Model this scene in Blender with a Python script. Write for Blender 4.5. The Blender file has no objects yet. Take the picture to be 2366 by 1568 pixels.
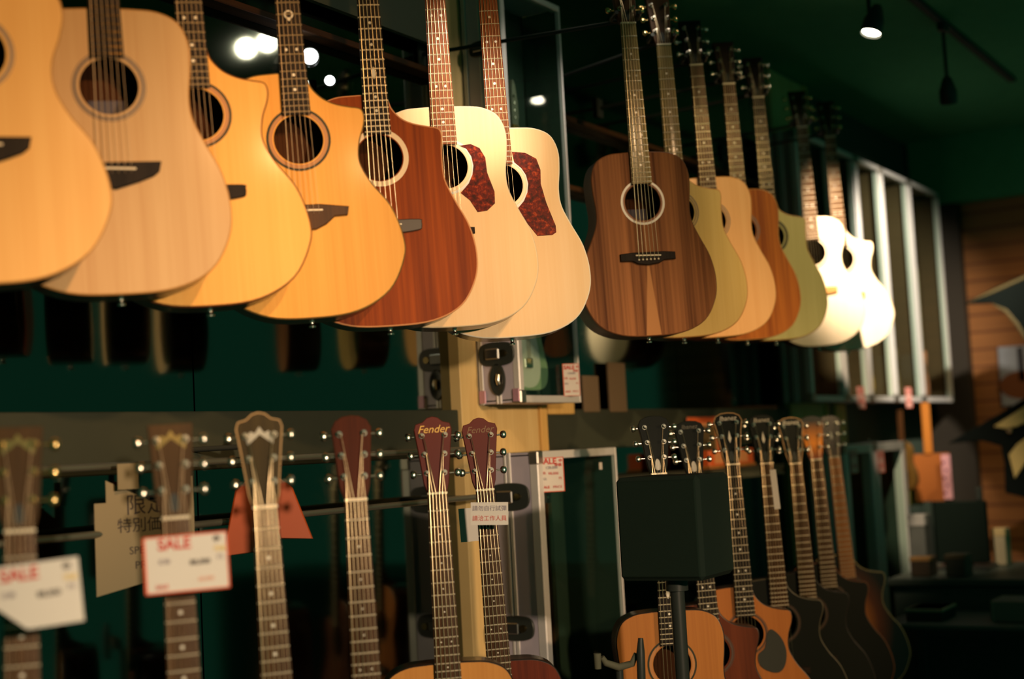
import bpy, math, random
from mathutils import Vector, Matrix, Euler
random.seed(7)
S = bpy.context.scene
COL = S.collection

# ------------------------------------------------------------------ camera
FPX = 2366 * 50 / 36.0
TH, PIT, ROL = math.radians(31.9), math.radians(4.5), math.radians(3.0)
EYE = Vector((0, 0, 1.55))
FW = Vector((math.cos(PIT) * math.cos(TH), math.cos(PIT) * math.sin(TH), math.sin(PIT)))
R0 = Vector((math.sin(TH), -math.cos(TH), 0)); U0 = R0.cross(FW)
RT = R0 * math.cos(ROL) - U0 * math.sin(ROL)
UP = U0 * math.cos(ROL) + R0 * math.sin(ROL)
cam = bpy.data.objects.new('camera', bpy.data.cameras.new('camera')); COL.objects.link(cam)
cam.matrix_world = Matrix(((RT.x, UP.x, -FW.x, EYE.x), (RT.y, UP.y, -FW.y, EYE.y), (RT.z, UP.z, -FW.z, EYE.z), (0, 0, 0, 1)))
cam.data.lens = 50; cam.data.sensor_width = 36; cam.data.clip_start = 0.05
cam.data.dof.use_dof = True; cam.data.dof.focus_distance = 3.45; cam.data.dof.aperture_fstop = 1.8
S.camera = cam

def at(px, py, d):            # the point seen at a pixel, d metres deep
    return EYE + (FW * FPX + RT * (px - 1183) + UP * (784 - py)) * (d / FPX)
def ray(px, py): return FW * FPX + RT * (px - 1183) + UP * (784 - py)
def atY(px, py, Y): r = ray(px, py); return EYE + r * (Y / r.y)
def atX(px, py, X): r = ray(px, py); return EYE + r * (X / r.x)

# ------------------------------------------------------------------ world and light
w = bpy.data.worlds.new('world'); S.world = w; w.use_nodes = True
w.node_tree.nodes['Background'].inputs[0].default_value = (0.0105, 0.070, 0.040, 1)
w.node_tree.nodes['Background'].inputs[1].default_value = 1.0
S.view_settings.view_transform = 'Standard'; S.view_settings.look = 'None'
S.view_settings.gamma = 1; S.view_settings.use_curve_mapping = False
S.view_settings.exposure = 0.0
S.cycles.use_denoising = True
S.cycles.max_bounces = 6; S.cycles.diffuse_bounces = 2; S.cycles.glossy_bounces = 4; S.cycles.transparent_max_bounces = 8
S.cycles.sample_clamp_indirect = 3.0; S.cycles.caustics_reflective = False; S.cycles.caustics_refractive = False

def spot(name, loc, tgt, power, deg, col=(1, .72, .42), blend=.6, rad=.035):
    L = bpy.data.lights.new(name, 'SPOT'); L.energy = power; L.spot_size = math.radians(deg)
    L.spot_blend = blend; L.color = col; L.shadow_soft_size = rad
    o = bpy.data.objects.new(name, L); COL.objects.link(o); o.location = loc
    o.rotation_euler = (Vector(tgt) - Vector(loc)).to_track_quat('-Z', 'Y').to_euler()
    return o
def area(name, loc, tgt, power, sx, sy, col):
    L = bpy.data.lights.new(name, 'AREA'); L.energy = power; L.shape = 'RECTANGLE'; L.size = sx; L.size_y = sy; L.color = col
    o = bpy.data.objects.new(name, L); COL.objects.link(o); o.location = loc
    o.rotation_euler = (Vector(tgt) - Vector(loc)).to_track_quat('-Z', 'Y').to_euler()
    return o
WARM = (1, .62, .30); SOFT = (1, .80, .58)
spot('track_light', (0.6, -0.5, 2.75), (1.60, 1.90, 2.24), 172, 33, (1, .54, .23), .6)
spot('track_light', (1.35, -0.45, 2.8), (2.45, 1.8, 2.24), 102, 31, (1, .52, .20), .6)
spot('track_light', (1.95, 0.85, 2.98), (2.74, 1.79, 2.36), 150, 19, (1, .80, .62), 1)
spot('track_light', (2.0, -0.2, 2.9), (3.08, 1.75, 2.18), 62, 26, (1, .66, .36), .7)
spot('track_light', (2.3, -0.6, 2.95), (3.62, 1.72, 2.22), 52, 24, (1, .60, .30), .7)
spot('track_light', (3.4, -0.4, 2.95), (4.5, 1.85, 2.18), 125, 34, (1, .69, .34), .7)
spot('track_light', (4.80, 1.48, 2.90), (5.80, 1.88, 2.02), 280, 42, (1, .74, .50), .8)
spot('track_light', (6.2, 0.9, 2.95), (7.4, 2.2, 2.25), 380, 50, (1, .84, .66), .8)
spot('track_light', (6.8, 0.5, 2.95), (8.4, 1.90, 1.8), 52, 44, (1, .62, .30), .8)
spot('track_light', (3.55, 1.62, 2.96), (3.70, 2.19, 2.50), 13, 60, (1, .86, .70), .8)
spot('lower_row_fill', (0.6, -1.3, 1.95), (2.3, 1.8, 1.17), 400, 47, (1, .72, .47), .8, .06)  # two unseen fill spots added to brighten the lower row
spot('lower_row_fill', (3.2, -1.6, 2.0), (4.1, 1.7, 1.18), 270, 38, (1, .62, .32), .8, .06)

# ------------------------------------------------------------------ materials
def lin(c):
    c = c / 255.0
    return c / 12.92 if c <= .04045 else ((c + .055) / 1.055) ** 2.4
def rgb(r, g, b): return (lin(r), lin(g), lin(b), 1)
MC = {}
def mat(name, c, rough=.5, metal=0, spec=.5, coat=0, emit=None, es=1, bump=0, bs=200, mott=.0):
    if name in MC: return MC[name]
    m = bpy.data.materials.new(name); m.use_nodes = True; MC[name] = m
    nt = m.node_tree; b = nt.nodes['Principled BSDF']
    b.inputs['Base Color'].default_value = c; b.inputs['Roughness'].default_value = rough
    b.inputs['Metallic'].default_value = metal; b.inputs['Specular IOR Level'].default_value = spec
    b.inputs['Coat Weight'].default_value = coat
    if emit: b.inputs['Emission Color'].default_value = emit; b.inputs['Emission Strength'].default_value = es
    tc = nt.nodes.new('ShaderNodeTexCoord')
    n = nt.nodes.new('ShaderNodeTexNoise'); n.inputs['Scale'].default_value = bs if bump else 14; n.inputs['Detail'].default_value = 3
    nt.links.new(tc.outputs['Object'], n.inputs['Vector'])
    if mott:
        mx = nt.nodes.new('ShaderNodeMix'); mx.data_type = 'RGBA'
        mx.inputs[6].default_value = tuple(v * (1 - mott) for v in c[:3]) + (1,); mx.inputs[7].default_value = tuple(min(1, v * (1 + mott)) for v in c[:3]) + (1,)
        nt.links.new(n.outputs['Fac'], mx.inputs[0]); nt.links.new(mx.outputs[2], b.inputs['Base Color'])
    if bump:
        bp = nt.nodes.new('ShaderNodeBump'); bp.inputs['Strength'].default_value = bump; bp.inputs['Distance'].default_value = .002
        nt.links.new(n.outputs['Fac'], bp.inputs['Height']); nt.links.new(bp.outputs[0], b.inputs['Normal'])
    return m
def wood(name, c, d, sx=70, sz=2.2, contrast=.5, rough=.35, coat=.25, wedge=None, axis='Z', bands=0):
    """long grain: fine streaks plus broad ones, running along the local axis"""
    if name in MC: return MC[name]
    m = bpy.data.materials.new(name); m.use_nodes = True; MC[name] = m
    nt = m.node_tree; b = nt.nodes['Principled BSDF']; L = nt.links.new
    tc = nt.nodes.new('ShaderNodeTexCoord')
    oi = nt.nodes.new('ShaderNodeObjectInfo')
    ad = nt.nodes.new('ShaderNodeVectorMath'); ad.operation = 'ADD'
    cb = nt.nodes.new('ShaderNodeCombineXYZ')
    ml = nt.nodes.new('ShaderNodeMath'); ml.operation = 'MULTIPLY'; ml.inputs[1].default_value = 7
    L(oi.outputs['Random'], ml.inputs[0]); L(ml.outputs[0], cb.inputs['Y']); L(tc.outputs['Object'], ad.inputs[0]); L(cb.outputs[0], ad.inputs[1])
    def noise(sc, det):
        mp = nt.nodes.new('ShaderNodeMapping'); mp.inputs['Scale'].default_value = sc
        L(ad.outputs[0], mp.inputs['Vector'])
        n = nt.nodes.new('ShaderNodeTexNoise'); n.inputs['Scale'].default_value = 1; n.inputs['Detail'].default_value = det
        L(mp.outputs[0], n.inputs['Vector']); return n
    def sc(a, z): return {'Z': (a, 2, z), 'X': (z, a, a), 'Y': (a, z, a)}[axis]
    n1 = noise(sc(sx * 3.2, sz * 2), 3); n2 = noise(sc(sx * .55, sz * .5), 2)
    mx = nt.nodes.new('ShaderNodeMix'); mx.data_type = 'FLOAT'; mx.inputs[0].default_value = .55
    L(n1.outputs['Fac'], mx.inputs[2]); L(n2.outputs['Fac'], mx.inputs[3])
    rp = nt.nodes.new('ShaderNodeMapRange'); rp.inputs[1].default_value = .5 - contrast * .3; rp.inputs[2].default_value = .5 + contrast * .3
    rp.inputs[1].default_value = .34; rp.inputs[2].default_value = .66
    L(mx.outputs[0], rp.inputs[0])
    cm = nt.nodes.new('ShaderNodeMix'); cm.data_type = 'RGBA'
    dd = tuple(c[i] + (d[i] - c[i]) * contrast * 1.6 for i in range(3)) + (1,)
    cm.inputs[6].default_value = c; cm.inputs[7].default_value = tuple(max(0, v) for v in dd)
    L(rp.outputs[0], cm.inputs[0]); out = cm.outputs[2]
    if wedge:      # a pale wedge of sapwood along the centre seam below the bridge
        sp = nt.nodes.new('ShaderNodeSeparateXYZ'); L(tc.outputs['Object'], sp.inputs[0])
        a = nt.nodes.new('ShaderNodeMath'); a.operation = 'ABSOLUTE'; L(sp.outputs['X'], a.inputs[0])
        wz = nt.nodes.new('ShaderNodeMapRange'); wz.inputs[1].default_value = 0.0; wz.inputs[2].default_value = .185; wz.inputs[3].default_value = .022; wz.inputs[4].default_value = .004; wz.clamp = False
        L(sp.outputs['Z'], wz.inputs[0])
        sb = nt.nodes.new('ShaderNodeMath'); sb.operation = 'SUBTRACT'; L(wz.outputs[0], sb.inputs[0]); L(a.outputs[0], sb.inputs[1])
        sm = nt.nodes.new('ShaderNodeMapRange'); sm.inputs[1].default_value = -.001; sm.inputs[2].default_value = .002; L(sb.outputs[0], sm.inputs[0])
        wm = nt.nodes.new('ShaderNodeMix'); wm.data_type = 'RGBA'; wm.inputs[7].default_value = wedge
        L(sm.outputs[0], wm.inputs[0]); L(out, wm.inputs[6]); out = wm.outputs[2]
    b.inputs['Specular IOR Level'].default_value = .13
    L(out, b.inputs['Base Color']); b.inputs['Roughness'].default_value = rough; b.inputs['Coat Weight'].default_value = coat
    b.inputs['Coat Roughness'].default_value = .12
    return m
def tortoise():
    if 'tortoise' in MC: return MC['tortoise']
    m = bpy.data.materials.new('tortoiseshell_plastic'); m.use_nodes = True; MC['tortoise'] = m
    nt = m.node_tree; b = nt.nodes['Principled BSDF']; L = nt.links.new
    tc = nt.nodes.new('ShaderNodeTexCoord'); n = nt.nodes.new('ShaderNodeTexNoise'); n.inputs['Scale'].default_value = 75; n.inputs['Detail'].default_value = 5; n.inputs['Roughness'].default_value = .7
    r = nt.nodes.new('ShaderNodeValToRGB'); r.color_ramp.elements[0].position = .38; r.color_ramp.elements[0].color = rgb(46, 8, 2)
    r.color_ramp.elements[1].position = .72; r.color_ramp.elements[1].color = rgb(200, 78, 24)
    e = r.color_ramp.elements.new(.54); e.color = rgb(104, 20, 4)
    L(tc.outputs['Object'], n.inputs['Vector']); L(n.outputs['Fac'], r.inputs[0]); L(r.outputs[0], b.inputs['Base Color']); b.inputs['Roughness'].default_value = .4; b.inputs['Specular IOR Level'].default_value = .1
    return m
def glass_mat(name='clear_glass', tint=(.9, .97, .93, 1), refl=.04):
    if name in MC: return MC[name]
    m = bpy.data.materials.new(name); m.use_nodes = True; MC[name] = m
    nt = m.node_tree; nt.nodes.clear(); L = nt.links.new
    o = nt.nodes.new('ShaderNodeOutputMaterial'); t = nt.nodes.new('ShaderNodeBsdfTransparent'); t.inputs[0].default_value = tint
    g = nt.nodes.new('ShaderNodeBsdfGlossy'); g.inputs['Roughness'].default_value = .03; x = nt.nodes.new('ShaderNodeMixShader'); x.inputs[0].default_value = refl
    L(t.outputs[0], x.inputs[1]); L(g.outputs[0], x.inputs[2]); L(x.outputs[0], o.inputs[0]); return m
def mirror_mat():
    m = bpy.data.materials.new('smoked_mirror'); m.use_nodes = True
    b = m.node_tree.nodes['Principled BSDF']; b.inputs['Base Color'].default_value = (.155, .175, .15, 1)
    b.inputs['Metallic'].default_value = 1; b.inputs['Roughness'].default_value = .04
    nt = m.node_tree; tc = nt.nodes.new('ShaderNodeTexCoord'); n = nt.nodes.new('ShaderNodeTexNoise'); n.inputs['Scale'].default_value = 1.5
    mr = nt.nodes.new('ShaderNodeMapRange'); mr.inputs[3].default_value = .03; mr.inputs[4].default_value = .09
    nt.links.new(tc.outputs['Object'], n.inputs['Vector']); nt.links.new(n.outputs['Fac'], mr.inputs[0]); nt.links.new(mr.outputs[0], b.inputs['Roughness'])
    return m
def slat_mat():
    m = bpy.data.materials.new('horizontal_slat_boards'); m.use_nodes = True
    nt = m.node_tree; b = nt.nodes['Principled BSDF']; L = nt.links.new
    tc = nt.nodes.new('ShaderNodeTexCoord'); sp = nt.nodes.new('ShaderNodeSeparateXYZ'); L(tc.outputs['Object'], sp.inputs[0])
    mp = nt.nodes.new('ShaderNodeMapping'); mp.inputs['Scale'].default_value = (1, 1.4, 22); L(tc.outputs['Object'], mp.inputs['Vector'])
    n = nt.nodes.new('ShaderNodeTexNoise'); n.inputs['Scale'].default_value = 1; n.inputs['Detail'].default_value = 4; L(mp.outputs[0], n.inputs['Vector'])
    cm = nt.nodes.new('ShaderNodeMix'); cm.data_type = 'RGBA'; cm.inputs[6].default_value = rgb(172, 114, 60); cm.inputs[7].default_value = rgb(126, 82, 42); L(n.outputs['Fac'], cm.inputs[0])
    md = nt.nodes.new('ShaderNodeMath'); md.operation = 'PINGPONG'; md.inputs[1].default_value = .05; L(sp.outputs['Z'], md.inputs[0])
    mr = nt.nodes.new('ShaderNodeMapRange'); mr.inputs[1].default_value = .004; mr.inputs[2].default_value = .010; L(md.outputs[0], mr.inputs[0])
    c2 = nt.nodes.new('ShaderNodeMix'); c2.data_type = 'RGBA'; c2.inputs[6].default_value = rgb(104, 60, 28); L(mr.outputs[0], c2.inputs[0]); L(cm.outputs[2], c2.inputs[7])
    L(c2.outputs[2], b.inputs['Base Color']); b.inputs['Roughness'].default_value = .55
    return m

BLACK = mat('black_plastic', (.028, .034, .030, 1), .4, spec=.3)
MATTE = mat('matte_black', (.05, .056, .05, 1), .8, spec=.2)
EBONY = wood('ebony', rgb(44, 36, 30), rgb(20, 16, 14), rough=.6, coat=0)
ROSE = wood('rosewood', rgb(82, 52, 25), rgb(50, 31, 15), rough=.45, coat=0)
PAUF = wood('pale_rosewood', rgb(142, 80, 42), rgb(102, 54, 28), rough=.5, coat=0)
OLIVF = wood('sheen_fingerboard', rgb(160, 140, 88), rgb(112, 92, 56), rough=.35, coat=.2)  # sheen on the wood is put into this olive base colour
MAPLEF = wood('maple_fingerboard', rgb(205, 135, 72), rgb(170, 100, 50), rough=.35)
IVORY = mat('bone', rgb(240, 228, 200), .4)
PEARL = mat('pearl_inlay', rgb(225, 220, 205), .25)
CHROME = mat('chrome', (.86, .80, .70, 1), .20, 1)
GOLD = mat('gold_plate', (.85, .60, .25, 1), .18, 1)
FRET = mat('fret_wire', (.95, .86, .66, 1), .42, .55)
FRETD = mat('dull_fret_wire', (.50, .40, .24, 1), .45, .5)  # duller and browner than the other fret wire
STRD = mat('bronze_string', (.42, .31, .19, 1), .45, .7)
STRG = mat('string_wire', (.85, .68, .42, 1), .3, 1)
INSIDE = mat('hollow_inside', rgb(70, 42, 24), .9, spec=.1)
ALU = mat('brushed_aluminium', (.70, .69, .68, 1), .42, .25, bump=.15, bs=350)
GREYP = mat('grey_case_panel', rgb(196, 188, 204), .55, .1, mott=.06)
WPAPER = mat('white_paper', rgb(226, 220, 212), .7, mott=.03)
REDINK = mat('red_ink', rgb(205, 48, 26), .6)
GREYINK = mat('grey_ink', rgb(120, 110, 130), .6)
BLKINK = mat('black_ink', rgb(40, 30, 30), .6)
YELINK = mat('yellow_ink', rgb(240, 205, 80), .6)
GLASS = glass_mat()
TORT = tortoise()

# ------------------------------------------------------------------ mesh helpers
def tag(o, label=None, cat=None, group=None, kind=None):
    if label: o['label'] = label
    if cat: o['category'] = cat
    if group: o['group'] = group
    if kind: o['kind'] = kind
    return o
def empty(name, loc=(0, 0, 0), rot=(0, 0, 0)):
    o = bpy.data.objects.new(name, None); COL.objects.link(o); o.location = loc; o.rotation_euler = rot
    o.empty_display_size = .05
    return o
class MB:
    def __init__(s): s.v = []; s.f = []
    def add(s, vs, fs):
        n = len(s.v); s.v += [Vector(p) for p in vs]; s.f += [tuple(i + n for i in f) for f in fs]; return s
    def box(s, a, b, bev=0.0):
        x0, y0, z0 = a; x1, y1, z1 = b
        c = Vector(((x0 + x1) / 2, (y0 + y1) / 2, (z0 + z1) / 2)); h = Vector(((x1 - x0) / 2, (y1 - y0) / 2, (z1 - z0) / 2))
        if bev <= 0:
            vs = [(x, y, z) for x in (x0, x1) for y in (y0, y1) for z in (z0, z1)]
            return s.add(vs, [(0, 1, 3, 2), (4, 6, 7, 5), (0, 4, 5, 1), (2, 3, 7, 6), (0, 2, 6, 4), (1, 5, 7, 3)])
        bev = min(bev, h.x * .99, h.y * .99, h.z * .99); vs = []; idx = {}
        for sx in (-1, 1):
            for sy in (-1, 1):
                for sz in (-1, 1):
                    for k in range(3):
                        p = Vector((sx * h.x, sy * h.y, sz * h.z))
                        for a2 in range(3):
                            if a2 != k: p[a2] -= (sx, sy, sz)[a2] * bev
                        idx[(sx, sy, sz, k)] = len(vs); vs.append(c + p)
        fs = []
        for k in range(3):
            o = [i for i in range(3) if i != k]
            for sg in (-1, 1):
                q = []
                for a2, b2 in ((-1, -1), (1, -1), (1, 1), (-1, 1)):
                    t = [0, 0, 0]; t[k] = sg; t[o[0]] = a2; t[o[1]] = b2; q.append(idx[(t[0], t[1], t[2], k)])
                fs.append(tuple(q))
        for k in range(3):
            o = [i for i in range(3) if i != k]
            for a2 in (-1, 1):
                for b2 in (-1, 1):
                    q = []
                    for sg, kk in ((-1, o[0]), (1, o[0]), (1, o[1]), (-1, o[1])):
                        t = [0, 0, 0]; t[k] = sg; t[o[0]] = a2; t[o[1]] = b2; q.append(idx[(t[0], t[1], t[2], kk)])
                    fs.append(tuple(q))
        for sx in (-1, 1):
            for sy in (-1, 1):
                for sz in (-1, 1): fs.append(tuple(idx[(sx, sy, sz, k)] for k in range(3)))
        return s.add(vs, fs)
    def tube(s, pts, r, n=8, cap=True):
        pts = [Vector(p) for p in pts]; m = len(pts); rr = r if isinstance(r, (list, tuple)) else [r] * m
        vs = []; prev = None
        for i, p in enumerate(pts):
            d = (pts[min(i + 1, m - 1)] - pts[max(i - 1, 0)]).normalized()
            if prev is None:
                a = Vector((0, 0, 1)) if abs(d.z) < .9 else Vector((1, 0, 0)); u = d.cross(a).normalized()
            else: u = (prev - d * prev.dot(d)).normalized()
            prev = u; v = d.cross(u)
            for k in range(n):
                t = 2 * math.pi * k / n; vs.append(p + (u * math.cos(t) + v * math.sin(t)) * rr[i])
        fs = [(i * n + k, i * n + (k + 1) % n, (i + 1) * n + (k + 1) % n, (i + 1) * n + k) for i in range(m - 1) for k in range(n)]
        if cap: fs += [tuple(range(n))[::-1], tuple((m - 1) * n + k for k in range(n))]
        return s.add(vs, fs)
    def rings(s, rings, cap0=True, cap1=True):
        n = len(rings[0]); vs = [p for r in rings for p in r]
        fs = [(i * n + k, i * n + (k + 1) % n, (i + 1) * n + (k + 1) % n, (i + 1) * n + k) for i in range(len(rings) - 1) for k in range(n)]
        if cap0: fs.append(tuple(range(n))[::-1])
        if cap1: fs.append(tuple((len(rings) - 1) * n + k for k in range(n)))
        return s.add(vs, fs)
    def plate(s, poly, y0, y1, bev=0):        # polygon (x, z) extruded in y
        if bev:
            c = poly; inn = inset(poly, bev)
            return s.rings([[(x, y0, z) for x, z in inn], [(x, y0 + bev, z) for x, z in c], [(x, y1, z) for x, z in c]])
        return s.rings([[(x, y0, z) for x, z in poly], [(x, y1, z) for x, z in poly]])
    def mesh(s, name, m, smooth=None):
        me = bpy.data.meshes.new(name); me.from_pydata([tuple(v) for v in s.v], [], s.f); me.materials.append(m)
        import bmesh as _b
        bm = _b.new(); bm.from_mesh(me); _b.ops.recalc_face_normals(bm, faces=bm.faces); bm.to_mesh(me); bm.free()
        if smooth is not None:
            me.shade_smooth(); me.set_sharp_from_angle(angle=math.radians(smooth))
        return me
    def build(s, name, m, parent=None, smooth=None):
        return put(name, s.mesh(name, m, smooth), parent)
def put(name, me, parent=None, loc=None, rot=None):
    o = bpy.data.objects.new(name, me); COL.objects.link(o)
    if parent: o.parent = parent
    if loc is not None: o.location = loc
    if rot is not None: o.rotation_euler = rot
    return o
def inset(poly, d):
    n = len(poly); out = []
    ar = sum(poly[i][0] * poly[(i + 1) % n][1] - poly[(i + 1) % n][0] * poly[i][1] for i in range(n))
    sg = 1 if ar > 0 else -1
    for i in range(n):
        a = Vector(poly[i - 1]); b = Vector(poly[(i + 1) % n]); t = (b - a)
        if t.length < 1e-9: out.append(poly[i]); continue
        t.normalize(); out.append((poly[i][0] - sg * t.y * d, poly[i][1] + sg * t.x * d))
    return out
def spline(pts, per=8, closed=True):
    n = len(pts); out = []
    for i in range(n if closed else n - 1):
        P = [Vector(pts[(i + k) % n] if closed else pts[max(0, min(n - 1, i + k))]) for k in (-1, 0, 1, 2)]
        for j in range(per):
            t = j / per
            q = .5 * ((2 * P[1]) + (P[2] - P[0]) * t + (2 * P[0] - 5 * P[1] + 4 * P[2] - P[3]) * t * t + (3 * P[1] - P[0] - 3 * P[2] + P[3]) * t ** 3)
            out.append((q.x, q.y))
    return out
def circ(cx, cz, r, n=40): return [(cx + r * math.cos(2 * math.pi * k / n), cz + r * math.sin(2 * math.pi * k / n)) for k in range(n)]
def text_mesh(s, size, m, shear=0, name='lettering', ext=.0003, bold=0):
    cu = bpy.data.curves.new(name, 'FONT'); cu.body = s; cu.size = size; cu.align_x = 'CENTER'; cu.align_y = 'CENTER'
    cu.extrude = ext; cu.shear = shear; cu.offset = bold; cu.resolution_u = 3
    o = bpy.data.objects.new(name, cu); COL.objects.link(o)
    me = bpy.data.meshes.new_from_object(o); bpy.data.objects.remove(o); bpy.data.curves.remove(cu)
    me.transform(Matrix.Rotation(math.radians(90), 4, 'X')); me.materials.clear(); me.materials.append(m); me.name = name
    return me
def face_cam(P, yaw=0):       # z rotation that turns local -y from P towards the shop's aisle viewpoint, plus yaw
    a = Vector((P.x, P.y)); return math.atan2(a.y, a.x) - math.pi / 2 + math.radians(yaw)

# ------------------------------------------------------------------ the setting
def struct(name, mb, m, **k): return tag(mb.build(name, m), kind='structure')
WY = 2.37
DKG = mat('dark_green_grey_paint', rgb(70, 84, 74), .8, spec=.2, mott=.1)
struct('floor', MB().box((0.2, -.6, -.05), (9, 2.6, 0)), mat('dark_carpet', rgb(62, 72, 64), .95, mott=.2))
struct('ceiling', MB().box((1.2, 0.2, 3.25), (9, 2.6, 3.35)), mat('green_grey_ceiling', rgb(84, 158, 116), .9, spec=.1, mott=.1))
struct('wall_left', MB().box((-1.5, WY + .02, 0), (9, WY + .12, 3.25)), DKG)
wm = mirror_mat()
for i, (a, b) in enumerate(((0.2, 1.30), (1.305, 2.40), (2.405, 3.45), (3.93, 5.0), (5.005, 6.095))):
    struct('trim_%d' % (i + 1), MB().box((a, WY, .6), (b, WY + .02, 3.2)), wm)
struct('wall_end', MB().box((8.45, 0.6, 0), (8.55, 2.37, 2.86)), slat_mat())
struct('trim_6', MB().box((8.35, 0.6, 2.86), (8.55, 2.37, 3.25)), MC['green_grey_ceiling'])
struct('trim_7', MB().box((8.36, 2.11, 0), (8.45, 2.37, 2.86)), mat('dark_door_frame', rgb(40, 34, 24), .7))
OLIV = mat('olive_board', rgb(50, 54, 40), .7, mott=.12)
struct('trim_8', MB().box((0.2, WY - .025, 1.545), (3.45, WY, 1.68), .003), OLIV)
struct('trim_9', MB().box((3.93, WY - .025, 1.545), (6.095, WY, 1.68), .003), OLIV)
BEAM = wood('dark_stained_beam', rgb(84, 54, 28), rgb(44, 28, 15), axis='X', rough=.6, coat=0)
for i, z in enumerate((2.42, 2.66)):
    struct('trim_%d' % (10 + 2 * i), MB().box((0.2, WY - .05, z), (3.45, WY, z + .018), .002), BEAM)
    struct('trim_%d' % (11 + 2 * i), MB().box((3.93, WY - .05, z), (6.095, WY, z + .018), .002), BEAM)
zz = atY(900, 66, 2.335).z
struct('trim_18', MB().box((0.2, 2.335, zz), (3.44, WY - .051, 3.24), .003), mat('grey_green_panel', rgb(84, 90, 72), .7))
PLY = wood('pale_plywood', rgb(220, 194, 136), rgb(192, 160, 102), sx=30, contrast=.4, rough=.5, coat=.05)
PLYE = wood('plywood_edge', rgb(226, 186, 112), rgb(190, 140, 70), sx=60, contrast=.3, rough=.5, coat=0)
for k, (x0, x1) in enumerate(((3.453, 3.885), (6.10, 6.52))):
    struct('trim_%d' % (14 + 2 * k), MB().box((x0, 2.335, 0), (x1, WY + .02, 3.24), .002), PLY)
    struct('trim_%d' % (15 + 2 * k), MB().box((x1 + .001, 2.325, 0), (x1 + .042, WY + .02, 3.24), .003), PLYE)
# bench the lower guitars stand on
tag(MB().box((0.3, 1.28, .0), (5.42, 2.36, .553), .01).build('display_bench', mat('bench_black', rgb(60, 68, 60), .8)),
    'long low black display bench below the lower row of guitars', 'bench')

# ------------------------------------------------------------------ guitars
DREAD = [(0, 0), (.09, .006), (.155, .036), (.190, .092), (.1975, .148), (.186, .21), (.160, .265), (.141, .31), (.1375, .35), (.143, .40), (.143, .445), (.126, .484), (.09, .503), (.045, .5075), (0, .508)]
AUD = [(0, 0), (.09, .008), (.16, .046), (.196, .11), (.1985, .158), (.178, .222), (.142, .272), (.122, .315), (.121, .355), (.136, .40), (.142, .44), (.128, .478), (.09, .501), (.045, .507), (0, .508)]
DREADC = DREAD[:8] + [(.1375, .345), (.1385, .385), (.141, .412), (.134, .428), (.110, .434), (.080, .441), (.055, .453), (.036, .474), (.028, .495), (.018, .507), (0, .508)]
AUDC = AUD[:8] + [(.124, .355), (.136, .390), (.139, .412), (.132, .428), (.108, .433), (.080, .440), (.055, .453), (.036, .474), (.028, .495), (.018, .507), (0, .508)]
SHAPES = {'dread': (DREAD, DREAD), 'aud': (AUD, AUD), 'dreadc': (DREAD, DREADC), 'audc': (AUD, AUDC)}
def outline(kind, wsc=1.0):
    l, r = SHAPES[kind]
    pts = [(x * wsc, z) for x, z in r] + [(-x * wsc, z) for x, z in l[-2:0:-1]]
    return spline(pts, 5)
def cut_plate(name, outer, hole, y, m):       # flat top with the sound hole cut out
    import bmesh
    bm = bmesh.new(); es = []
    for loop in (outer, hole):
        vs = [bm.verts.new((x, y, z)) for x, z in loop]
        es += [bm.edges.new((vs[i], vs[(i + 1) % len(vs)])) for i in range(len(vs))]
    bmesh.ops.triangle_fill(bm, edges=es, use_beauty=True, use_dissolve=False)
    for f in bm.faces:
        if f.normal.y > 0: f.normal_flip()
    me = bpy.data.meshes.new(name); bm.to_mesh(me); bm.free(); me.materials.append(m); return me
def ring_mesh(name, cz, r0, r1, y0, y1, m, n=48, skip=None):
    a = [circ(0, cz, r, n) for r in (r0, r1)]; mb = MB(); vs = []; fs = []
    for k in range(n):
        for rr, yy in ((0, y1), (0, y0), (1, y0), (1, y1)): vs.append((a[rr][k][0], yy, a[rr][k][1]))
    for k in range(n):
        if skip and skip(a[1][k][0], a[1][k][1]): continue
        j = (k + 1) % n
        for q in range(3): fs.append((k * 4 + q, k * 4 + q + 1, j * 4 + q + 1, j * 4 + q))
    return mb.add(vs, fs).mesh(name, m)
BRIDGES = {
    'belly': [(-.078, .007), (-.078, -.013), (-.045, -.014), (-.030, -.022), (0, -.026), (.030, -.022), (.045, -.014), (.078, -.013), (.078, .007), (.045, .010), (-.045, .010)],
    'wedge': [(-.080, .012), (-.076, -.006), (-.066, -.014), (-.040, -.024), (0, -.036), (.040, -.024), (.066, -.014), (.076, -.006), (.080, .012), (.0, .012)],
    'bar': [(-.074, .009), (-.080, .002), (-.080, -.008), (-.074, -.015), (-.03, -.020), (.03, -.020), (.074, -.015), (.080, -.008), (.080, .002), (.074, .009), (0, .010)],
    'wing': [(-.090, .004), (-.086, -.014), (-.060, -.015), (-.042, -.030), (-.020, -.040), (.020, -.040), (.042, -.030), (.060, -.015), (.086, -.014), (.090, .004), (.030, .012), (-.030, .012)],
}
HEADS = {   # right half outline from the nut upwards
    'square': [(.021, 0), (.026, .018), (.029, .04), (.0325, .10), (.0355, .15), (0, .15)],
    'crest': [(.021, 0), (.027, .02), (.030, .05), (.036, .10), (.041, .138), (.037, .150), (.022, .154), (.012, .163), (0, .166)],
    'round': [(.021, 0), (.028, .022), (.031, .05), (.035, .10), (.038, .135), (.030, .150), (.016, .158), (0, .160)],
    'wide': [(.021, 0), (.027, .022), (.031, .05), (.037, .10), (.043, .130), (.036, .145), (.020, .153), (0, .155)],
}
CACHE = {}
def cached(key, fn):
    if key not in CACHE: CACHE[key] = fn()
    return CACHE[key]
def arc_strings(): return [(-.0175 + .007 * k) for k in range(6)]
SDIAM = [.00075, .00065, .00055, .00045, .0004, .00035]

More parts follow.
